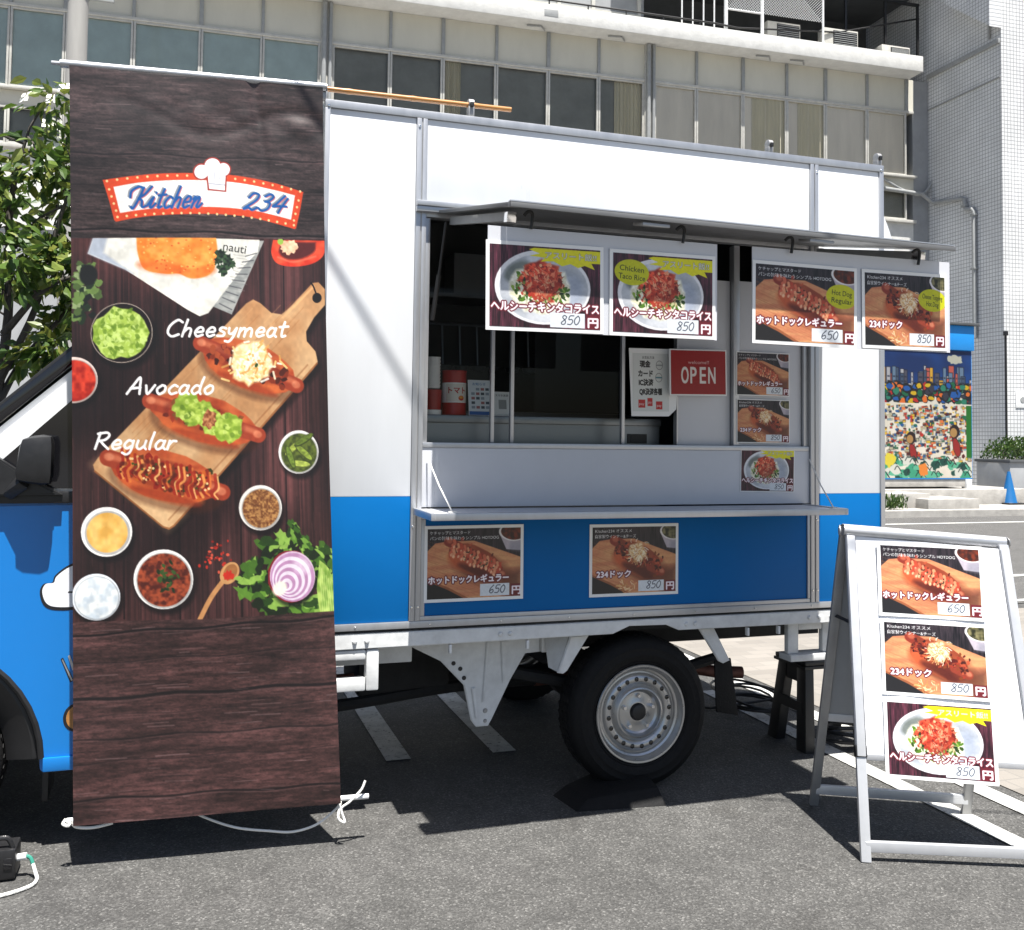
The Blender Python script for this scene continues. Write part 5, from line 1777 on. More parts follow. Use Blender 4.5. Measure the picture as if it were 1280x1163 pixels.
# newspaper, fried cutlets and herb
cv.poly([(326, 304), (284, 398), (258, 387), (300, 330), (318, 304)], (0.55, 0.56, 0.55), col2=(0.68, 0.68, 0.66), nz=(12, 6))
cv.poly([(111, 297), (320, 303), (318, 318), (300, 336), (254, 396), (243, 400), (228, 392), (150, 340), (104, 319)], (0.86, 0.85, 0.81), col2=(0.95, 0.94, 0.9), nz=(24, 18))
cv.poly([(110, 298), (128, 298), (123, 318), (160, 345), (104, 319)], (0.64, 0.68, 0.75), 0.8, soft=5)
for k in range(9):
    cv.stroke([(268 + k * 4.2, 384 - k * 7.5), (284 + k * 4.0, 392 - k * 9)], 1.6, (0.25, 0.25, 0.27), 0.7)
cv.text('nauti', 272, 316, 15, (0.12, 0.12, 0.13), width=30, bold=0.8, rot=9)
for k in range(12):
    cv.stroke([(285 + g.uniform(-6, 14), 322 + k * 4), (297 + g.uniform(-6, 8), 324 + k * 4)], 0.9, (0.5, 0.5, 0.5), 0.5)
cv.poly(smooth([(163, 298), (165, 320), (174, 340), (200, 346), (216, 346), (232, 352), (252, 349), (262, 338), (265, 318), (263, 298)], 5), (0.93, 0.5, 0.16), soft=2, col2=(0.97, 0.66, 0.3), nz=(14, 10))
cv.ell(196, 338, 34, 8, 8, (0.85, 0.33, 0.1), 0.5, soft=8)
cv.ell(244, 344, 20, 7, -8, (0.9, 0.42, 0.14), 0.5, soft=6)
for k in range(60):
    cv.ell(g.uniform(168, 262), g.uniform(300, 346), g.uniform(.6, 1.6), g.uniform(.6, 1.4), 0, [(0.8, 0.28, 0.08), (0.99, 0.8, 0.45)][k % 2], 0.7)
for x, y, r in ((270, 322, 7), (279, 331, 8), (272, 341, 7), (284, 335, 5), (266, 330, 5)):
    cv.blob(x, y, r, r, 0, (0.06, 0.1, 0.08), 0.35, col2=(0.22, 0.33, 0.2), nz=(4, 4))
# red pepper
cv.poly(smooth([(338, 303), (336, 320), (344, 333), (366, 337), (392, 333), (407, 322), (408, 304)], 5), (0.83, 0.2, 0.11), col2=(0.93, 0.33, 0.2), nz=(16, 10))
cv.poly(smooth([(350, 305), (346, 318), (356, 327), (376, 327), (394, 318), (396, 306)], 5), (0.33, 0.11, 0.11), soft=4)
cv.blob(360, 312, 12, 9, 0, (0.93, 0.7, 0.55), 0.2, col2=(0.98, 0.85, 0.7), nz=(5, 5))
cv.ell(348, 305, 4, 4, 0, (0.6, 0.75, 0.3))
cv.stroke(smooth([(345, 325), (366, 331), (396, 324)], 5), 2, (0.97, 0.55, 0.45), 0.6, soft=3)
# greens at the left edge
for k in range(60):
    x, y = 90 + abs(g.normal(0, 14)), g.uniform(332, 402)
    if x < 122 - abs(y - 362) * 0.3:
        cv.blob(x, y, g.uniform(3, 8), g.uniform(3, 7), g.uniform(0, 180), [(0.1, 0.16, 0.09), (0.28, 0.36, 0.18), (0.55, 0.62, 0.42), (0.07, 0.09, 0.07), (0.4, 0.5, 0.25)][k % 5], 0.35, n=10)
cv.ell(105, 346, 11, 13, 0, (0.07, 0.075, 0.07), soft=3)


def bowl(x, y, r, rim, inn, inn2, rimw=3, nz=(5, 5)):
    cv.ell(x + 3, y + 5, r + 2, r + 2, 0, (0.03, 0.015, 0.02), 0.7, soft=7)
    cv.ell(x, y, r, r, 0, rim)
    cv.ell(x + 1, y + 1.5, r - rimw * 0.55, r - rimw * 0.55, 0, tuple(c * 0.72 for c in rim), soft=1.5)
    cv.ell(x + 0.6, y + 1, r - rimw, r - rimw, 0, inn, soft=1.5, col2=inn2, nz=nz)


cv.ell(150, 426, 40, 40, 0, (0.02, 0.012, 0.015), 0.7, soft=8)
cv.ell(146, 420, 38, 38, 0, (0.66, 0.6, 0.55))
cv.ell(146, 420, 37, 37, 0, (0.08, 0.05, 0.05))
cv.blob(145, 420, 33, 33, 0, (0.5, 0.62, 0.18), 0.09, soft=2, col2=(0.78, 0.87, 0.45), nz=(7, 6))
for k in range(110):
    t_, rr = g.uniform(0, 6.28), 30 * math.sqrt(g.random())
    cv.blob(145 + rr * math.cos(t_), 420 + rr * math.sin(t_), g.uniform(2, 5), g.uniform(1.5, 3.5), g.uniform(0, 180), [(0.8, 0.89, 0.5), (0.4, 0.53, 0.13), (0.66, 0.77, 0.3)][k % 3], 0.3, n=9, a=0.8)
bowl(88, 479, 29, (0.93, 0.84, 0.8), (0.62, 0.1, 0.05), (0.85, 0.25, 0.15), 3, (8, 8))
# cutting board
brd = [(112, 586), (118, 577), (303, 384), (312, 379), (322, 384), (336, 396), (350, 398), (362, 388), (392, 358), (400, 357), (409, 366), (409, 386), (394, 402), (383, 420), (384, 432), (396, 445), (399, 458), (392, 468), (212, 663), (205, 667), (198, 664), (114, 594)]
cv.poly([(x + 5, y + 7) for x, y in brd], (0.04, 0.02, 0.02), 0.75, soft=9)
cv.poly(brd, (0.72, 0.52, 0.34), soft=1.5, col2=(0.82, 0.66, 0.48), nz=(50, 50))
for k in range(90):
    s0 = g.uniform(-40, 60)
    a0 = g.uniform(0, 1)
    x, y = 150 + s0 * 0.72 + a0 * 200, 610 + s0 * 0.7 - a0 * 205
    cv.stroke([(x, y), (x + 28, y - 29)], 1.0, [(0.6, 0.36, 0.18), (0.88, 0.68, 0.46)][k % 2], 0.35, soft=1.5) if 380 < y < 655 and 120 < x < 385 and abs((x - 112) - (586 - y)) < 88 else None
cv.poly([(112, 586), (205, 667), (225, 648), (150, 560)], (0.93, 0.77, 0.57), 0.45, soft=22)
cv.stroke([(114, 594), (198, 664), (206, 666), (212, 662), (398, 460)], 2.4, (0.55, 0.33, 0.17), 0.8)
cv.stroke([(352, 402), (394, 362)], 2.5, (0.93, 0.7, 0.48), 0.7, soft=2)
cv.stroke([(205, 655), (385, 462)], 2, (0.5, 0.3, 0.16), 0.5, soft=2)
cv.ell(398, 377, 6.5, 6.5, 0, (0.05, 0.03, 0.04))
cv.stroke([(397, 372), (393, 362), (390, 358)], 2.2, (0.05, 0.03, 0.04))
hotdog(cv, 307, 462, 140, 58, 21, 'cheese', g)
hotdog(cv, 250, 529, 148, 58, 15.5, 'avocado', g)
hotdog(cv, 201, 600, 152, 62, 15, 'regular', g)
for nm, u, v, wd_ in (('Cheesymeat', 200, 425, 156), ('Avocado', 152, 497, 110), ('Regular', 113, 566, 100)):
    handwrite(cv, nm, u, v, 21, 3.0, (0.99, 0.98, 0.97), rot=0.5, width=wd_, shear=0.25)
# side dishes
bowl(373, 571, 27, (0.93, 0.92, 0.9), (0.2, 0.24, 0.08), (0.35, 0.4, 0.14))
for a0, x, y, c in ((-40, 366, 566, (0.5, 0.55, 0.22)), (40, 380, 572, (0.42, 0.48, 0.18)), (5, 374, 586, (0.55, 0.6, 0.26)), (-30, 380, 556, (0.3, 0.36, 0.12)), (70, 362, 578, (0.33, 0.4, 0.14))):
    cv.ell(x, y, 15, 4.5, a0, tuple(k * 0.6 for k in c))
    cv.ell(x, y - .6, 14, 3.5, a0, c, col2=tuple(min(1, k * 1.35) for k in c), nz=(5, 3))
bowl(322, 640, 28, (0.93, 0.91, 0.88), (0.42, 0.24, 0.12), (0.72, 0.52, 0.3), 4, (3, 3))
bowl(129, 670, 31, (0.95, 0.94, 0.92), (0.84, 0.63, 0.28), (0.93, 0.75, 0.42), 6, (16, 16))
bowl(117, 751, 29, (0.92, 0.94, 0.96), (0.78, 0.82, 0.85), (0.95, 0.95, 0.93), 3, (9, 9))
bowl(199, 729, 37, (0.94, 0.93, 0.91), (0.3, 0.1, 0.06), (0.62, 0.27, 0.15), 4, (6, 6))
for k in range(26):
    cv.blob(g.normal(203, 6), g.normal(731, 7), 3.5, 2, g.uniform(0, 180), [(0.1, 0.16, 0.06), (0.2, 0.3, 0.12)][k % 2], 0.4, n=8)
for k in range(34):
    cv.ell(g.normal(268, 13), g.normal(700, 12), g.uniform(1, 2.3), g.uniform(1, 2.2), 0, [(0.75, 0.16, 0.1), (0.55, 0.1, 0.07), (0.9, 0.35, 0.25)][k % 3], 0.9)
cv.stroke(smooth([(244, 779), (258, 752), (272, 733), (280, 724)], 6), 6, (0.75, 0.53, 0.33))
cv.ell(282, 721, 11, 15, 35, (0.78, 0.57, 0.36))
cv.ell(283, 720, 8, 11, 35, (0.62, 0.4, 0.22))
cv.blob(281, 724, 6, 6, 0, (0.75, 0.16, 0.1), 0.3)
# lettuce and onion
for k in range(150):
    t_ = g.uniform(0, 6.28)
    rr = g.uniform(.55, 1.1)
    x, y = 366 + 62 * rr * math.cos(t_), 732 + 52 * rr * math.sin(t_)
    if y > 776 or (y < 690 and x > 385):
        continue
    cv.blob(x, y, g.uniform(6, 14), g.uniform(4, 8), g.uniform(0, 180), [(0.13, 0.24, 0.07), (0.36, 0.53, 0.17), (0.55, 0.7, 0.3), (0.07, 0.12, 0.05), (0.25, 0.4, 0.12)][k % 5], 0.45, n=12, a=0.95)
for k in range(12):
    cv.blob(362 + k * 2.2 + g.normal(0, 4), 660 + k * 3.2, 7, 4, 50, [(0.2, 0.34, 0.1), (0.42, 0.58, 0.22), (0.1, 0.17, 0.05)][k % 3], 0.4, n=12)
cv.poly(smooth([(400, 705), (412, 715), (419, 735), (421, 770), (402, 772), (396, 740)], 4), (0.45, 0.6, 0.22), col2=(0.7, 0.8, 0.4), nz=(6, 12))
for k in range(6):
    cv.stroke([(400 + k * 3, 712 + k * 4), (404 + k * 3, 770)], 1.2, (0.8, 0.87, 0.55), 0.5)
cv.ell(364, 730, 31, 33, 0, (0.05, 0.06, 0.04), 0.7, soft=6)
cv.blob(362, 725, 31, 32, 0, (0.5, 0.1, 0.14), 0.02)
cv.ell(364, 725, 30, 31, 0, (0.83, 0.72, 0.8))
for k in range(9):
    cv.ell(364 - k * 1.1, 726 + k * 1.3, 29 - k * 3.1, 30 - k * 3.2, 0, [(0.72, 0.53, 0.68), (0.9, 0.84, 0.89)][k % 2])
cv.ell(347, 740, 10, 8, -40, (0.95, 0.95, 0.86), soft=5)
cv.ell(376, 712, 12, 10, 0, (0.95, 0.92, 0.95), 0.5, soft=8)
cv.a = keep * (1 - msk.a) + cv.a * msk.a
# shop emblem: curved marquee board, script name and chef hat
rim = smooth([(122, 226), (160, 221), (200, 218), (250, 218), (290, 221), (335, 229), (379, 242)], 6) + smooth([(378, 243), (374, 266), (369, 288)], 4) + smooth([(367, 289), (330, 279), (300, 273), (255, 270), (200, 271), (165, 274), (138, 279)], 6) + smooth([(136, 277), (129, 250), (122, 227)], 4)
cv.poly(rim, (0.86, 0.28, 0.13), soft=1.2)
inn = smooth([(135, 235), (165, 230), (205, 227), (250, 227), (290, 230), (330, 237), (367, 246)], 6) + smooth([(362, 277), (330, 269), (300, 264), (255, 261), (200, 262), (170, 264), (143, 268)], 6)
cv.poly(inn, (0.97, 0.96, 0.95), soft=1.2)
for k in range(21):
    f = k / 20
    x = 127 + 247 * f
    cv.ell(x, 230 - 30 * f * (1 - f) * 1.2 + 13.5 * f ** 2 - 2.5, 1.5, 1.5, 0, (0.99, 0.85, 0.6))
    x = 140 + 226 * f
    cv.ell(x, 273 - 24 * f * (1 - f) + 11 * f ** 2, 1.5, 1.5, 0, (0.99, 0.85, 0.6))
for k in range(1, 5):
    cv.ell(127 + 2.8 * k, 229 + 9 * k, 1.5, 1.5, 0, (0.99, 0.85, 0.6))
    cv.ell(374 - 2 * k, 244 + 8.5 * k, 1.5, 1.5, 0, (0.99, 0.85, 0.6))
for col, off, wd_ in (((0.55, 0.57, 0.6), (-2.2, -1.4), 2.4), ((0.85, 0.4, 0.4), (1.7, 1.2), 1.6), ((0.08, 0.34, 0.62), (0, 0), 3.2)):
    handwrite(cv, 'Kitchen', 157, 262, 27, wd_, col, width=86, shear=0.35, off=off)
    handwrite(cv, '234', 298, 264, 22, wd_, col, rot=4, width=56, shear=0.35, off=off)
for x, y, r in ((244, 216, 11), (258, 209, 12), (272, 213, 10)):
    cv.ell(x, y, r, r, 0, (0.62, 0.2, 0.15))
cv.poly([(249, 212), (277, 214), (276, 242), (252, 240)], (0.62, 0.2, 0.15))
for x, y, r in ((244, 216, 9), (258, 209, 10.3), (272, 213, 8.3)):
    cv.ell(x, y, r, r, 0, (0.97, 0.97, 0.98))
cv.poly([(251, 212), (275, 214), (274, 240), (254, 238)], (0.97, 0.97, 0.98))
cv.stroke([(254, 231), (274, 233)], 1.2, (0.6, 0.6, 0.64))
cv.stroke([(260, 214), (261, 226)], 1.0, (0.7, 0.7, 0.74))
cv.stroke([(268, 214), (267, 226)], 1.0, (0.7, 0.7, 0.74))
cv.grain(0.1, 90, 200)

wr = np.random.default_rng(3)


def ban_shape(X, Z):
    top = 1 - X
    x = (-1.206 * (1 - X) + -0.372 * X) * Z + (-1.119 * (1 - X) + -0.264 * X) * (1 - Z)
    zt = 2.635 * (1 - X) + 2.665 * X
    zb = 0.143 * (1 - X) + 0.147 * X
    z = zb + (zt - zb) * Z
    x = x - 0.012 * np.sin(np.pi * Z) * (X - 0.2)
    y = -0.115 * Z - (0.112 + 0.056 * X) * (1 - Z)
    y = y + 0.010 * np.sin(X * 5.3 + Z * 3.0) * np.sin(np.pi * Z) ** 0.5
    n = 0.0
    for k in range(9):   # soft creases
        a, b, ph, s = wr.uniform(-9, 9), wr.uniform(6, 34), wr.uniform(0, 6.3), wr.uniform(0.3, 1.0)
        n = n + 0.0011 * s * np.sin(a * X + b * Z + ph)
    n = n + 0.004 * np.exp(-((Z - 0.965 + 0.03 * X) / 0.012) ** 2) * np.sin(X * 31 + 2) * X
    n = n + 0.005 * np.exp(-((Z - 0.94 - 0.02 * np.sin(X * 9)) / 0.01) ** 2) * X
    n = n + 0.009 * np.exp(-((X - 0.72 - 0.35 * (0.97 - Z)) / 0.03) ** 2) * np.clip((Z - 0.78) * 6, 0, 1)
    return x, y + n, z


ban = thing('banner', 'tall printed vinyl banner with three hot dogs on a board, hung over the truck cab', 'banner')
link('printed_vinyl', grid_mesh('printed_vinyl', cv, 1, 1, M['vinyl'], ban_shape, gain=0.85), ban)
m = MB()
m.tube([(-1.235, -0.1, 2.642), (-0.36, -0.1, 2.673)], 0.014, 0, 12)
m.tube([(-1.262, -0.1, 2.641), (-1.235, -0.1, 2.642)], 0.007, 0, 10)
m.build('top_rod', M['alu'], ban)
m = MB()
m.tube([(-1.14, -0.096, 0.156), (-0.165, -0.152, 0.156)], 0.009, 0, 12)
m.build('bottom_rod', M['whiterail'], ban)


# ================================================================== printed menu posters
DISH = {}
PSTK = {
    'taco_en': ([('Chicken', 62), ('Taco Rice', 68)], 48, 44, 44, 30),
    'dog_en': ([('Hot Dog', 54), ('Regular', 56)], 226, 66, 42, 30),
    'cheese_en': ([('Cheese Topping', 66), ('Hot Dog', 40)], 218, 62, 46, 29),
}


def poster(kind, price, label, W, H, mat4, stk=None, plain=False, border=0.012):
    key = (kind, price, stk, plain, W, H)
    if key not in DISH:
        cvd = dish(kind, price, PSTK[stk] if stk else ('plain' if plain else None))
        DISH[key] = (grid_mesh('printed_photo', cvd, W - 2 * border, H - 2 * border, M['prnt']), None)
    t = thing('menu_poster', label, 'poster', group='menu posters with dish photos and prices')
    t.matrix_world = mat4
    MB().box(0, W, -0.0014, 0, 0, H, 0).build('paper_sheet', M['paper'], t, False)
    link('printed_photo', DISH[key][0], t, (border, -0.0020, border))
    return t


def on_wall(x, y, z, tilt=0.0):
    return Matrix.Translation((x, y, z)) @ Matrix.Rotation(R(tilt), 4, 'Y')


# two posters stuck to the blue panel
poster('regular', '650', 'hot dog poster 650 on the blue panel, nearer the banner', 0.394, 0.287, on_wall(0.056, -0.0045, 0.794, -0.2))
poster('cheese', '850', 'shredded cheese hot dog poster on the middle of the blue panel', 0.394, 0.288, on_wall(0.729, 0.0, 0.788, 0))
# three small ones on the serving window boards
poster('regular', '650', 'small hot dog poster right of the red OPEN sign, topmost of three', 0.262, 0.187, on_wall(1.4055, 0.021, 1.61), border=0.004)
poster('cheese', '850', 'small cheese hot dog poster in the middle of the column beside the window', 0.262, 0.187, on_wall(1.4075, 0.021, 1.408), border=0.004)
poster('rice', '850', 'small taco rice poster on the white board under the serving window', 0.265, 0.187, on_wall(1.414, 0.003, 1.203, 1.0), border=0.004)

# hanging boards under the awning
HY = -0.70
KS = (3.6247 + HY) / (3.6247 - 0.62)


def hx(x):
    return -0.8073 + (x + 0.8073) * KS


def hz(z):
    return 1.4155 + (z - 1.4155) * KS




def hboard(x0, x1, z0, z1, lab, sag):
    x0, x1, z0, z1 = hx(x0), hx(x1), hz(z0), hz(z1)
    m = MB()
    m.hexa([(x0, HY + 0.004, z0 + sag), (x1, HY + 0.004, z0), (x1, HY + 0.007, z0), (x0, HY + 0.007, z0 + sag), (x0, HY + 0.004, z1 + sag), (x1, HY + 0.004, z1), (x1, HY + 0.007, z1), (x0, HY + 0.007, z1 + sag)])
    o = m.build('display_board', M['board'], None)
    tag(o, lab, 'board', 'white boards hanging from the awning')


hboard(0.103, 0.942, 1.765, 2.103, 'white hanging board behind the two taco rice posters', 0.0)
hboard(1.083, 1.948, 1.762, 2.108, 'white hanging board behind the two hot dog posters under the awning', -0.002)
poster('rice', '850', 'taco rice poster hanging under the awning, the one without a round yellow sticker', 0.412 * KS, 0.292 * KS, on_wall(hx(0.098), HY, hz(1.763), -0.6))
poster('rice', '850', 'taco rice poster with round yellow Chicken Taco Rice sticker', 0.402 * KS, 0.292 * KS, on_wall(hx(0.531), HY, hz(1.765), -0.2), 'taco_en')
poster('regular', '650', 'hanging hot dog poster with round yellow Hot Dog Regular sticker', 0.44 * KS, 0.296 * KS, on_wall(hx(1.08), HY, hz(1.762), 0.3), 'dog_en')
poster('cheese', '850', 'hanging cheese hot dog poster with round yellow sticker, at the awning end', 0.388 * KS, 0.292 * KS, on_wall(hx(1.545), HY, hz(1.764), -0.4), 'cheese_en')


def hook(x, lab):
    x = hx(x)
    zt = 2.262 - (0.138 + 0.009 * x) * ((-HY - 0.005) / 0.775)
    m = MB()
    m.tube(smooth([(-0.02, 0.0, -0.012), (-0.012, -0.008, -0.003), (-0.002, -0.012, -0.002), (0.004, -0.012, -0.012), (0.003, -0.011, -0.034), (0.0, -0.009, -0.056)], 5), 0.0055, 0, 8)
    o = m.build('hook', M['black'], None, loc=(x, HY, zt))
    tag(o, lab, 'hook', 'black hooks under the awning')


hook(0.245, 'black hook over the plain taco rice poster')
hook(0.80, 'black hook over the taco rice poster with the yellow sticker')
hook(1.235, 'black hook over the hanging 650 hot dog poster')
hook(1.79, 'black hook nearest the outer right end of the awning')

# OPEN sign
t = thing('open_sign', 'red sign reading OPEN on the shaded white window board', 'sign', (1.081, 0.0, 1.6), (0, R(-1.0), 0))
MB().box(0, 0.268, -0.001, 0.006, 0, 0.193, 0, 0.002).build('sign_plate', M['paper'], t)
cv = Cv(200, 144, 200, 144, (0.62, 0.06, 0.06))
for ch_, x_ in zip('OPEN', (38, 71, 105, 136)):
    cv.text(ch_, x_, 107, 76, (0.93, 0.9, 0.88), width=25 if ch_ in 'ON' else 21, bold=1.6)
cv.text('welcome!!', 62, 44, 15, (0.9, 0.8, 0.78), width=76)
cv.grain(0.05, 40, 30)
link('printed_face', grid_mesh('printed_face', cv, 0.256, 0.182, M['prnt']), t, (0.006, -0.0016, 0.0055))

# payment notice
t = thing('payment_notice', 'white notice of payment methods taped left of the red OPEN sign', 'notice', (0.925, 0.034, 1.512), (0, R(-0.8), 0))
m = MB()
m.prism([(0, 0), (0.17, 0), (0.205, 0.03), (0.22, 0.28), (-0.01, 0.28)], 'Y', 0.0, 0.0015, 0)
m.build('paper_sheet', M['paper'], t, False)
cv = Cv(170, 216, 170, 216, (0.87, 0.88, 0.87))
cv.text('お支払方法', 45, 20, 11, (0.15, 0.15, 0.15), width=56, bold=0.4)
for s_, y, x, wd_ in (('現金', 50, 34, 48), ('カード', 85, 27, 66), ('IC決済', 118, 29, 66), ('QR決済各種', 152, 32, 104)):
    cv.text(s_, x, y, 26, (0.08, 0.08, 0.08), width=wd_, bold=1.9)
for x, y, c in ((125, 44, (0.6, 0.62, 0.62)), (122, 90, (0.3, 0.5, 0.55))):
    cv.ell(x, y, 16, 17, 0, (0.25, 0.25, 0.25))
    cv.ell(x, y, 14.5, 15.5, 0, (0.85, 0.86, 0.85))
    cv.stroke([(x - 12, y), (x + 12, y)], 5, c)
for x, y, w_ in ((26, 172, 32), (68, 166, 24), (108, 178, 30)):
    cv.poly([(x, y), (x + w_, y), (x + w_, y + 30), (x, y + 30)], (0.75, 0.1, 0.1))
    cv.text('pay', x + 4, y + 20, 14, (0.95, 0.9, 0.9), width=w_ - 8, bold=0.4)
link('printed_face', grid_mesh('printed_face', cv, 0.165, 0.24, M['prnt']), t, (0.006, -0.0008, 0.02))

# counter things behind the window
CT = 1.5055
t = thing('cup_stack', 'stack of white paper cups in a red sleeve at the window corner', 'cup stack', (0.125, 0.2, CT))
m = MB()
for k in range(9):
    z = 0.105 + k * 0.014
    m.lathe([(0.03, z), (0.033, z + 0.012), (0.034, z + 0.0135), (0.032, z + 0.0138)], (0, 0, 0), 'Z', 0, 28)
m.build('paper_cups', M['paper'], t)
MB().lathe([(0.036, 0.02), (0.0385, 0.085), (0.0385, 0.1), (0.03, 0.1)], (0, 0, 0), 'Z', 0, 28).build('sleeve', M['red'], t)
MB().lathe([(0.038, 0.0), (0.038, 0.019), (0.034, 0.0195)], (0, 0, 0), 'Z', 0, 28).build('base_ring', M['paper'], t)
t = thing('tomato_can', 'large red and white tomato tin beside the paper cups', 'can', (0.222, 0.22, CT))
m = MB()
m.lathe([(0.05, 0), (0.051, 0.004), (0.049, 0.008), (0.049, 0.05)], (0, 0, 0), 'Z', 0, 36)
m.lathe([(0.0492, 0.0502), (0.0492, 0.13)], (0, 0, 0), 'Z', 1, 36)
m.lathe([(0.049, 0.1302), (0.049, 0.172), (0.051, 0.176), (0.05, 0.18), (0.046, 0.178), (0.0, 0.176)], (0, 0, 0), 'Z', 0, 36)
m.build('tin', [M['red'], M['paper'], M['chrome']], t)
cv = Cv(120, 100, 120, 100, (0.88, 0.86, 0.82))
cv.text('トマト', 14, 52, 40, (0.7, 0.05, 0.05), width=92, bold=1.5)
cv.ell(82, 80, 16, 14, 0, (0.8, 0.15, 0.05))
cv.ell(82, 76, 12, 7, 0, (0.9, 0.6, 0.1))


def can_shape(X, Z):
    a = -math.pi / 2 + (X - 0.5) * 1.9
    return 0.0502 * np.cos(a), 0.0502 * np.sin(a), 0.054 + 0.072 * Z


link('label', grid_mesh('label', cv, 1, 1, M['prnt'], can_shape), t)


def card(name, lab, x, y, w_, h_, cvx, lean, rz):
    t = thing(name, lab, 'card', (x, y, CT), (R(-lean), 0, R(rz)))
    m = MB()
    m.box(0, w_, 0, 0.002, 0, h_)
    m.build('card_sheet', M['paper'], t, False)
    m = MB()
    m.hexa([(w_ * .3, 0.0025, 0.002), (w_ * .7, 0.0025, 0.002), (w_ * .7, 0.06, -0.012), (w_ * .3, 0.06, -0.012), (w_ * .3, 0.0025, h_ * .8), (w_ * .7, 0.0025, h_ * .8), (w_ * .7, 0.004, h_ * .8), (w_ * .3, 0.004, h_ * .8)])
    m.build('stand', M['clearglass'], t, False)
    link('printed_face', grid_mesh('printed_face', cvx, w_ - 0.004, h_ - 0.004, M['prnt']), t, (0.002, -0.0008, 0.002))


cv = Cv(90, 130, 90, 130, (0.85, 0.88, 0.9))
cv.text('NOTICE' if False else 'お知らせ', 16, 18, 12, (0.15, 0.35, 0.6), width=52, bold=0.5)
for r in range(5):
    for c in range(4):
        if (r * 3 + c * 5) % 7:
            cv.poly([(10 + c * 19, 28 + r * 17), (24 + c * 19, 28 + r * 17), (24 + c * 19, 38 + r * 17), (10 + c * 19, 38 + r * 17)], [(0.15, 0.2, 0.25), (0.5, 0.55, 0.6), (0.6, 0.3, 0.3)][(r + c) % 3], 0.85)
cv.poly([(0, 116), (90, 116), (90, 130), (0, 130)], (0.05, 0.35, 0.65))
card('menu_card', 'upright white card with rows of small marks and a blue foot', 0.272, 0.17, 0.1, 0.145, cv, 8, 4)
cv = Cv(80, 110, 80, 110, (0.84, 0.86, 0.86))
cv.text('スマホ決済', 8, 20, 12, (0.15, 0.15, 0.15), width=62, bold=0.5)
cv.poly([(22, 36), (60, 36), (60, 80), (22, 80)], (0.55, 0.57, 0.57))
card('table_card', 'smaller white card with a grey square beside the window bar', 0.378, 0.17, 0.075, 0.1, cv, 10, 3)

# wooden pole along the roof edge
m = MB()
n = 40
pts = [(-0.372 + 0.753 * k / n, 0.012, 2.706 + 0.008 * k / n) for k in range(n + 1)]
m.tube(pts, [0.0098 + (0.0014 if k % 13 == 6 else 0) for k in range(n + 1)], 0, 12)
o = m.build('wooden_pole', M['bamboo'], None)
tag(o, 'varnished wooden pole clamped along the left end of the roof edge', 'pole')


def cordobj(name, pts, r, mat, lab, cat, seg=8, n=8, parent=None):
    o = MB().tube(smooth(pts, n), r, 0, seg).build(name, mat, parent)
    if parent is None:
        tag(o, lab, cat)
    return o


cordobj('cord', [(-0.18, -0.165, 0.215), (-0.195, -0.168, 0.185), (-0.235, -0.172, 0.15), (-0.262, -0.17, 0.128), (-0.25, -0.175, 0.085), (-0.272, -0.168, 0.1), (-0.262, -0.15, 0.148), (-0.275, -0.14, 0.12), (-0.34, -0.13, 0.07), (-0.42, -0.12, 0.05), (-0.5, -0.11, 0.058), (-0.6, -0.1, 0.075), (-0.68, -0.08, 0.1), (-0.75, -0.06, 0.13)], 0.0042, M['rope'], '', '', parent=ban)
cordobj('tie', [(-1.142, -0.098, 0.163), (-1.15, -0.104, 0.15), (-1.132, -0.112, 0.146), (-1.128, -0.104, 0.16), (-1.112, -0.1, 0.136), (-1.06, -0.1, 0.128), (-1.0, -0.1, 0.136)], 0.005, M['rope'], '', '', parent=ban)

# ================================================================== sandwich board
FL, FR = Vector((1.411, -.80, 0)), Vector((1.97, -1.03, 0))
TL, TR = Vector((1.548, -.54, 1.085)), Vector((2.008, -.80, 1.052))
BL, BR = Vector((1.56, -.30, 0)), Vector((2.06, -.555, 0))
sb = thing('sandwich_board', 'aluminium A frame pavement sign holding three menu posters', 'sign', (1.411, -0.8, 0))
off = -Vector((1.411, -.80, 0))
ex = Vector((0.925, -0.381, 0)).normalized()
ez = Vector((0.09, 0.219, 0.972)).normalized()
nn = ex.cross(ez)
nb = (BR - BL).normalized().cross((TL - BL).normalized())


def lerp(a, b, t_):
    return a + (b - a) * t_


def leg(a, b, side, mat=M['alub']):
    m = MB()
    m.bar(a + off, b + off, 0.034, 0.022, 0, side, 0.004)
    return m.build('leg', [mat, mat], sb)


leg(FL, TL, ex)
leg(FR, TR, ex)
leg(BL, TL + Vector((0, .03, 0)), ex, M['alud'])  # back legs take a darker aluminium that stands for their own shade
leg(BR, TR + Vector((0, .03, 0)), ex, M['alud'])
m = MB()
m.bar(lerp(FL, TL, .045) + off, lerp(FR, TR, .045) + off, 0.035, 0.02, 0, (0, 0, 1), 0.003)
m.bar(lerp(BL, TL, .06) + off, lerp(BR, TR, .06) + off, 0.035, 0.02, 0, (0, 0, 1), 0.003)
m.build('cross_bar', M['alub'], sb)
m = MB()
m.tube([TL + off + Vector((-.02, .008, .006)), TR + off + Vector((.02, .008, .006))], 0.021, 0, 16)
m.tube([TL + off + Vector((-.02, .036, .002)), TR + off + Vector((.02, .036, .002))], 0.019, 0, 16)
m.build('top_rail', M['alub'], sb)
for p in (TL + Vector((-.022, .008, .006)), TR + Vector((.022, .008, .006))):
    MB().lathe([(0.0, -0.002), (0.021, -0.002), (0.022, 0.002), (0.0, 0.003)], tuple(p + off), 'X', 0, 18).build('end_cap', M['alud'], sb)
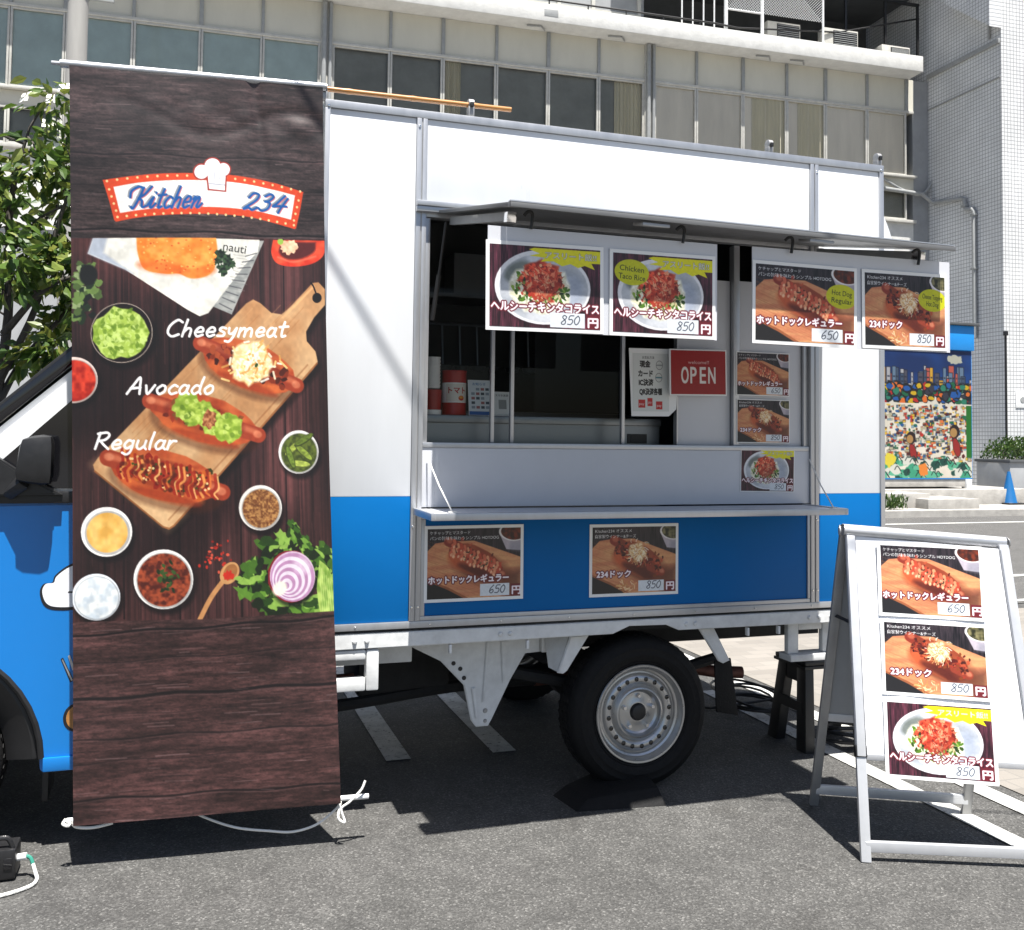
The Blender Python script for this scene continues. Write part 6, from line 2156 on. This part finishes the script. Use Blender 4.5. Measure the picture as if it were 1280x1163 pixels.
for p in (lerp(FL, TL, .315), lerp(FR, TR, .315)):
    MB().bar(p + off - ez * .02, p + off + ez * .02, 0.04, 0.03, 0, ex, 0.004).build('corner_cap', M['black'], sb)
MB().bar(lerp(TL, FL, .30) + off, lerp(TL + Vector((0, .03, 0)), BL, .30) + off, 0.012, 0.004, 0, None).build('spreader', M['black'], sb)


def face(name, a, b, c, d, push, mat, th=0.006):
    n_ = (b - a).normalized().cross((d - a).normalized())
    P = [q + off + n_ * push for q in (a, b, c, d)]
    m = MB()
    m.hexa([P[0], P[1], P[1] - n_ * th, P[0] - n_ * th, P[3], P[2], P[2] - n_ * th, P[3] - n_ * th])
    return m.build(name, mat, sb, False)


i1, i2 = .035, .965
a, b, c, d = lerp(FL, TL, .30), lerp(FR, TR, .30), lerp(FR, TR, .985), lerp(FL, TL, .985)
face('display_panel', lerp(a, b, i1), lerp(a, b, i2), lerp(d, c, i2), lerp(d, c, i1), 0.006, M['whiteboard'])
# snap rails down each side and along the foot of the panel
m = MB()
for p, q, s_ in ((a, d, ex), (b, c, ex)):
    m.bar(lerp(p, q, 0.0) + off - nn * -0.0 + nn * 0.012, q + off + nn * 0.012, 0.03, 0.01, 0, s_, 0.003)
m.bar(lerp(a, b, .03) + off + nn * 0.004, lerp(a, b, .97) + off + nn * 0.004, 0.022, 0.012, 0, (0, 0, 1), 0.003)
m.build('snap_rail', M['alub'], sb)
TL2, TR2 = TL + Vector((0, .03, 0)), TR + Vector((0, .03, 0))
a, b, c, d = lerp(BL, TL2, .33), lerp(BR, TR2, .33), lerp(BR, TR2, .985), lerp(BL, TL2, .985)
face('back_panel', lerp(b, a, i1), lerp(b, a, i2), lerp(c, d, i2), lerp(c, d, i1), 0.006, M['greyw'])
m = MB()
m.bar(a + off, b + off, 0.03, 0.012, 0, (0, 0, 1), 0.003)
m.build('back_rail', M['alub'], sb)


def bil(s_, t_):
    return lerp(lerp(FL, FR, s_), lerp(TL, TR, s_), t_)


def on_panel(p):
    """nearest point of the slightly twisted front panel"""
    s_, t_ = 0.5, 0.6
    for _ in range(25):
        q = bil(s_, t_)
        r_ = p - q
        s_ += r_.dot(ex) / 0.58
        t_ += r_.dot(ez) / 1.1
    e = 1e-3
    n_ = (bil(s_ + e, t_) - bil(s_, t_)).cross(bil(s_, t_ + e) - bil(s_, t_)).normalized()
    return bil(s_, t_) + n_ * 0.0105, n_


def on_board(u, v, tilt, W=0.365, H=0.262):
    """a frame lying on the panel: u along it, v up it, measured from the front left foot"""
    c_, d_ = math.cos(R(tilt)), math.sin(R(tilt))
    fx, fz = ex * c_ - ez * d_, ex * d_ + ez * c_
    o_ = FL + ex * u + ez * v
    (p0, n0), (p1, n1), (p2, n2), (p3, n3) = (on_panel(q) for q in (o_, o_ + fx * W, o_ + fz * H, o_ + fx * W + fz * H))
    x_ = (p1 - p0 + p3 - p2).normalized()
    z_ = (p2 - p0 + p3 - p1)
    z_ = (z_ - x_ * z_.dot(x_)).normalized()
    y_ = z_.cross(x_)
    mid = (p0 + p1 + p2 + p3) / 4
    o_ = mid - x_ * W / 2 - z_ * H / 2 - y_ * 0.0045
    return Matrix(((x_.x, y_.x, z_.x, o_.x), (x_.y, y_.y, z_.y, o_.y), (x_.z, y_.z, z_.z, o_.z), (0, 0, 0, 1)))


poster('regular', '650', 'hot dog poster at the top of the A frame sign', 0.362, 0.265, on_board(0.105, 0.818, 2.4))
poster('cheese', '850', 'cheese hot dog poster in the middle of the A frame sign', 0.364, 0.262, on_board(0.096, 0.546, 2.4))
poster('rice', '850', 'taco rice poster at the foot of the A frame sign', 0.372, 0.262, on_board(0.085, 0.272, 2.2))

# ================================================================== small things on the ground
t = thing('step_stool', 'black plastic folding step stool behind the A frame sign', 'stool', (1.90, 0.245, 0))
m = MB()
m.box(0.02, 0.32, 0.02, 0.265, 0.385, 0.405, 0, 0.006)
m.box(0.015, 0.325, 0.015, 0.27, 0.37, 0.3845, 0, 0.003)
for k in range(4):
    for j in range(6):
        m.box(0.06 + j * 0.04, 0.08 + j * 0.04, 0.06 + k * 0.045, 0.08 + k * 0.045, 0.4052, 0.407, 0, 0.0008)
m.build('seat', M['black'], t)
for x in (0.03, 0.29):
    m = MB()
    s_ = 1 if x > 0.1 else -1
    y0, y1 = -0.01, 0.30
    for ya, yb, za, zb in ((y0, 0.035, 0, 0), (y1, 0.25, 0, 0)):
        d_ = 0.075 if ya < 0.1 else -0.075
        m.hexa([(x + s_ * .03, ya, 0), (x + s_ * .03, ya + d_, 0), (x + s_ * .03 + .05, ya + d_, 0), (x + s_ * .03 + .05, ya, 0), (x, yb, .372), (x, yb + d_ * .9, .372), (x + .045, yb + d_ * .9, .372), (x + .045, yb, .372)] if d_ > 0 else
               [(x + s_ * .03, ya + d_, 0), (x + s_ * .03, ya, 0), (x + s_ * .03 + .05, ya, 0), (x + s_ * .03 + .05, ya + d_, 0), (x, yb + d_ * .9, .372), (x, yb, .372), (x + .045, yb, .372), (x + .045, yb + d_ * .9, .372)], 0, 0.003)
    m.hexa([(x, .09, .3), (x, .18, .3), (x + .02, .18, .3), (x + .02, .09, .3), (x, .09, .371), (x, .18, .371), (x + .02, .18, .371), (x + .02, .09, .371)])
    m.hexa([(x + s_ * .018, .035, .17), (x + s_ * .018, .235, .17), (x + s_ * .018 + .018, .235, .17), (x + s_ * .018 + .018, .035, .17), (x + s_ * .014, .045, .215), (x + s_ * .014, .225, .215), (x + s_ * .014 + .018, .225, .215), (x + s_ * .014 + .018, .045, .215)])
    m.build('leg_frame', M['black'], t)

pts = []
for k in range(90):
    a_ = k * 0.32
    r_ = 0.13 + 0.035 * math.sin(k * 0.37)
    pts.append((2.05 + r_ * 1.15 * math.cos(a_) + 0.02 * math.sin(k * .2), 0.95 + r_ * 1.3 * math.sin(a_), 0.012 + 0.02 * (k / 30) + 0.06 * max(0, math.sin(a_ * 0.5 + 0.6))))
pts = [(1.5, 1.3, 0.01), (1.7, 1.15, 0.008), (1.85, 1.0, 0.01)] + pts
o = MB().tube(pts, 0.0065, 0, 7).build('cable_coil', M['black'], None)
tag(o, 'loose coil of black cable on the ground behind the mudflap', 'cable')
pts = []
for k in range(60):
    a_ = k * 0.42
    pts.append((2.23 + (0.15 + .02 * math.sin(k)) * math.cos(a_), 0.33 + (0.12 + .02 * math.cos(k * .7)) * math.sin(a_), 0.015 + 0.002 * k))
o = MB().tube(pts, 0.009, 0, 7).build('cable_heap', M['black'], None)
tag(o, 'thick black cable heaped between the stool and the A frame sign', 'cable')

m = MB()
m.prism([(0.60, 0.0), (0.66, 0.0), (1.03, 0.0), (1.035, 0.075), (0.99, 0.062), (0.93, 0.006 + .02), (0.8, 0.022)], 'Y', -0.1, 0.28, 0, 0.004)
o = None
m2 = MB()
m2.hexa([(0.612, 0.08, 0), (0.64, -0.11, 0), (1.0, -0.15, 0), (1.06, 0.3, 0), (0.68, 0.10, 0.03), (0.70, -0.07, 0.03), (0.985, -0.10, 0.06), (1.04, 0.27, 0.06)], 0, 0.005)
m.b.free()
o = m2.build('levelling_ramp', M['rubber'], None)
tag(o, 'black rubber levelling ramp under the rear wheel', 'ramp')

t = thing('outlet_box', 'black portable power socket box on the asphalt by the front wheel', 'power box', (-1.37, -0.14, 0))
m = MB()
m.box(0, 0.09, 0, 0.11, 0.006, 0.1, 0, 0.01)
m.tube(smooth([(0.012, 0.02, 0.1), (0.02, 0.02, 0.125), (0.06, 0.02, 0.13), (0.078, 0.02, 0.1)], 5), 0.008, 0, 8)
m.build('housing', M['black'], t)
m = MB()
for k in range(2):
    m.box(0.02 + k * .035, 0.045 + k * .035, -0.004, -0.0005, 0.04, 0.075, 0, 0.002)
m.build('socket', M['blackgloss'], t)
m = MB()
m.tube([(0.088, 0.03, 0.062), (0.118, 0.025, 0.066)], 0.011, 0, 12)
m.tube(smooth([(0.118, 0.025, 0.066), (0.13, 0.02, 0.06), (0.138, 0.012, 0.045)], 5), 0.006, 1, 8)
m.build('plug', [M['whiterail'], M['leaftip']], t)
cordobj('white_cable', [(-1.232, -0.128, 0.045), (-1.222, -0.14, 0.02), (-1.215, -0.16, 0.008), (-1.225, -0.2, 0.007), (-1.27, -0.235, 0.007), (-1.33, -0.255, 0.007), (-1.42, -0.26, 0.007), (-1.55, -0.3, 0.007), (-1.8, -0.3, 0.007)], 0.0055, M['rope'], 'white power cable curling over the asphalt in the lower left corner', 'cable')

# unseen cable, added to cast the diagonal shadow on the left panel
MB()
o = MB().tube([(-0.335 - 0.904 * 12, -0.74 + 0.428 * 12, 4.56), (-0.335 + 0.904 * 9, -0.74 - 0.428 * 9, 4.56)], 0.0075, 0, 6).build('shadow_cable', M['black'], None)
tag(o, 'black overhead cable, out of view, added for its shadow on the truck', 'cable')
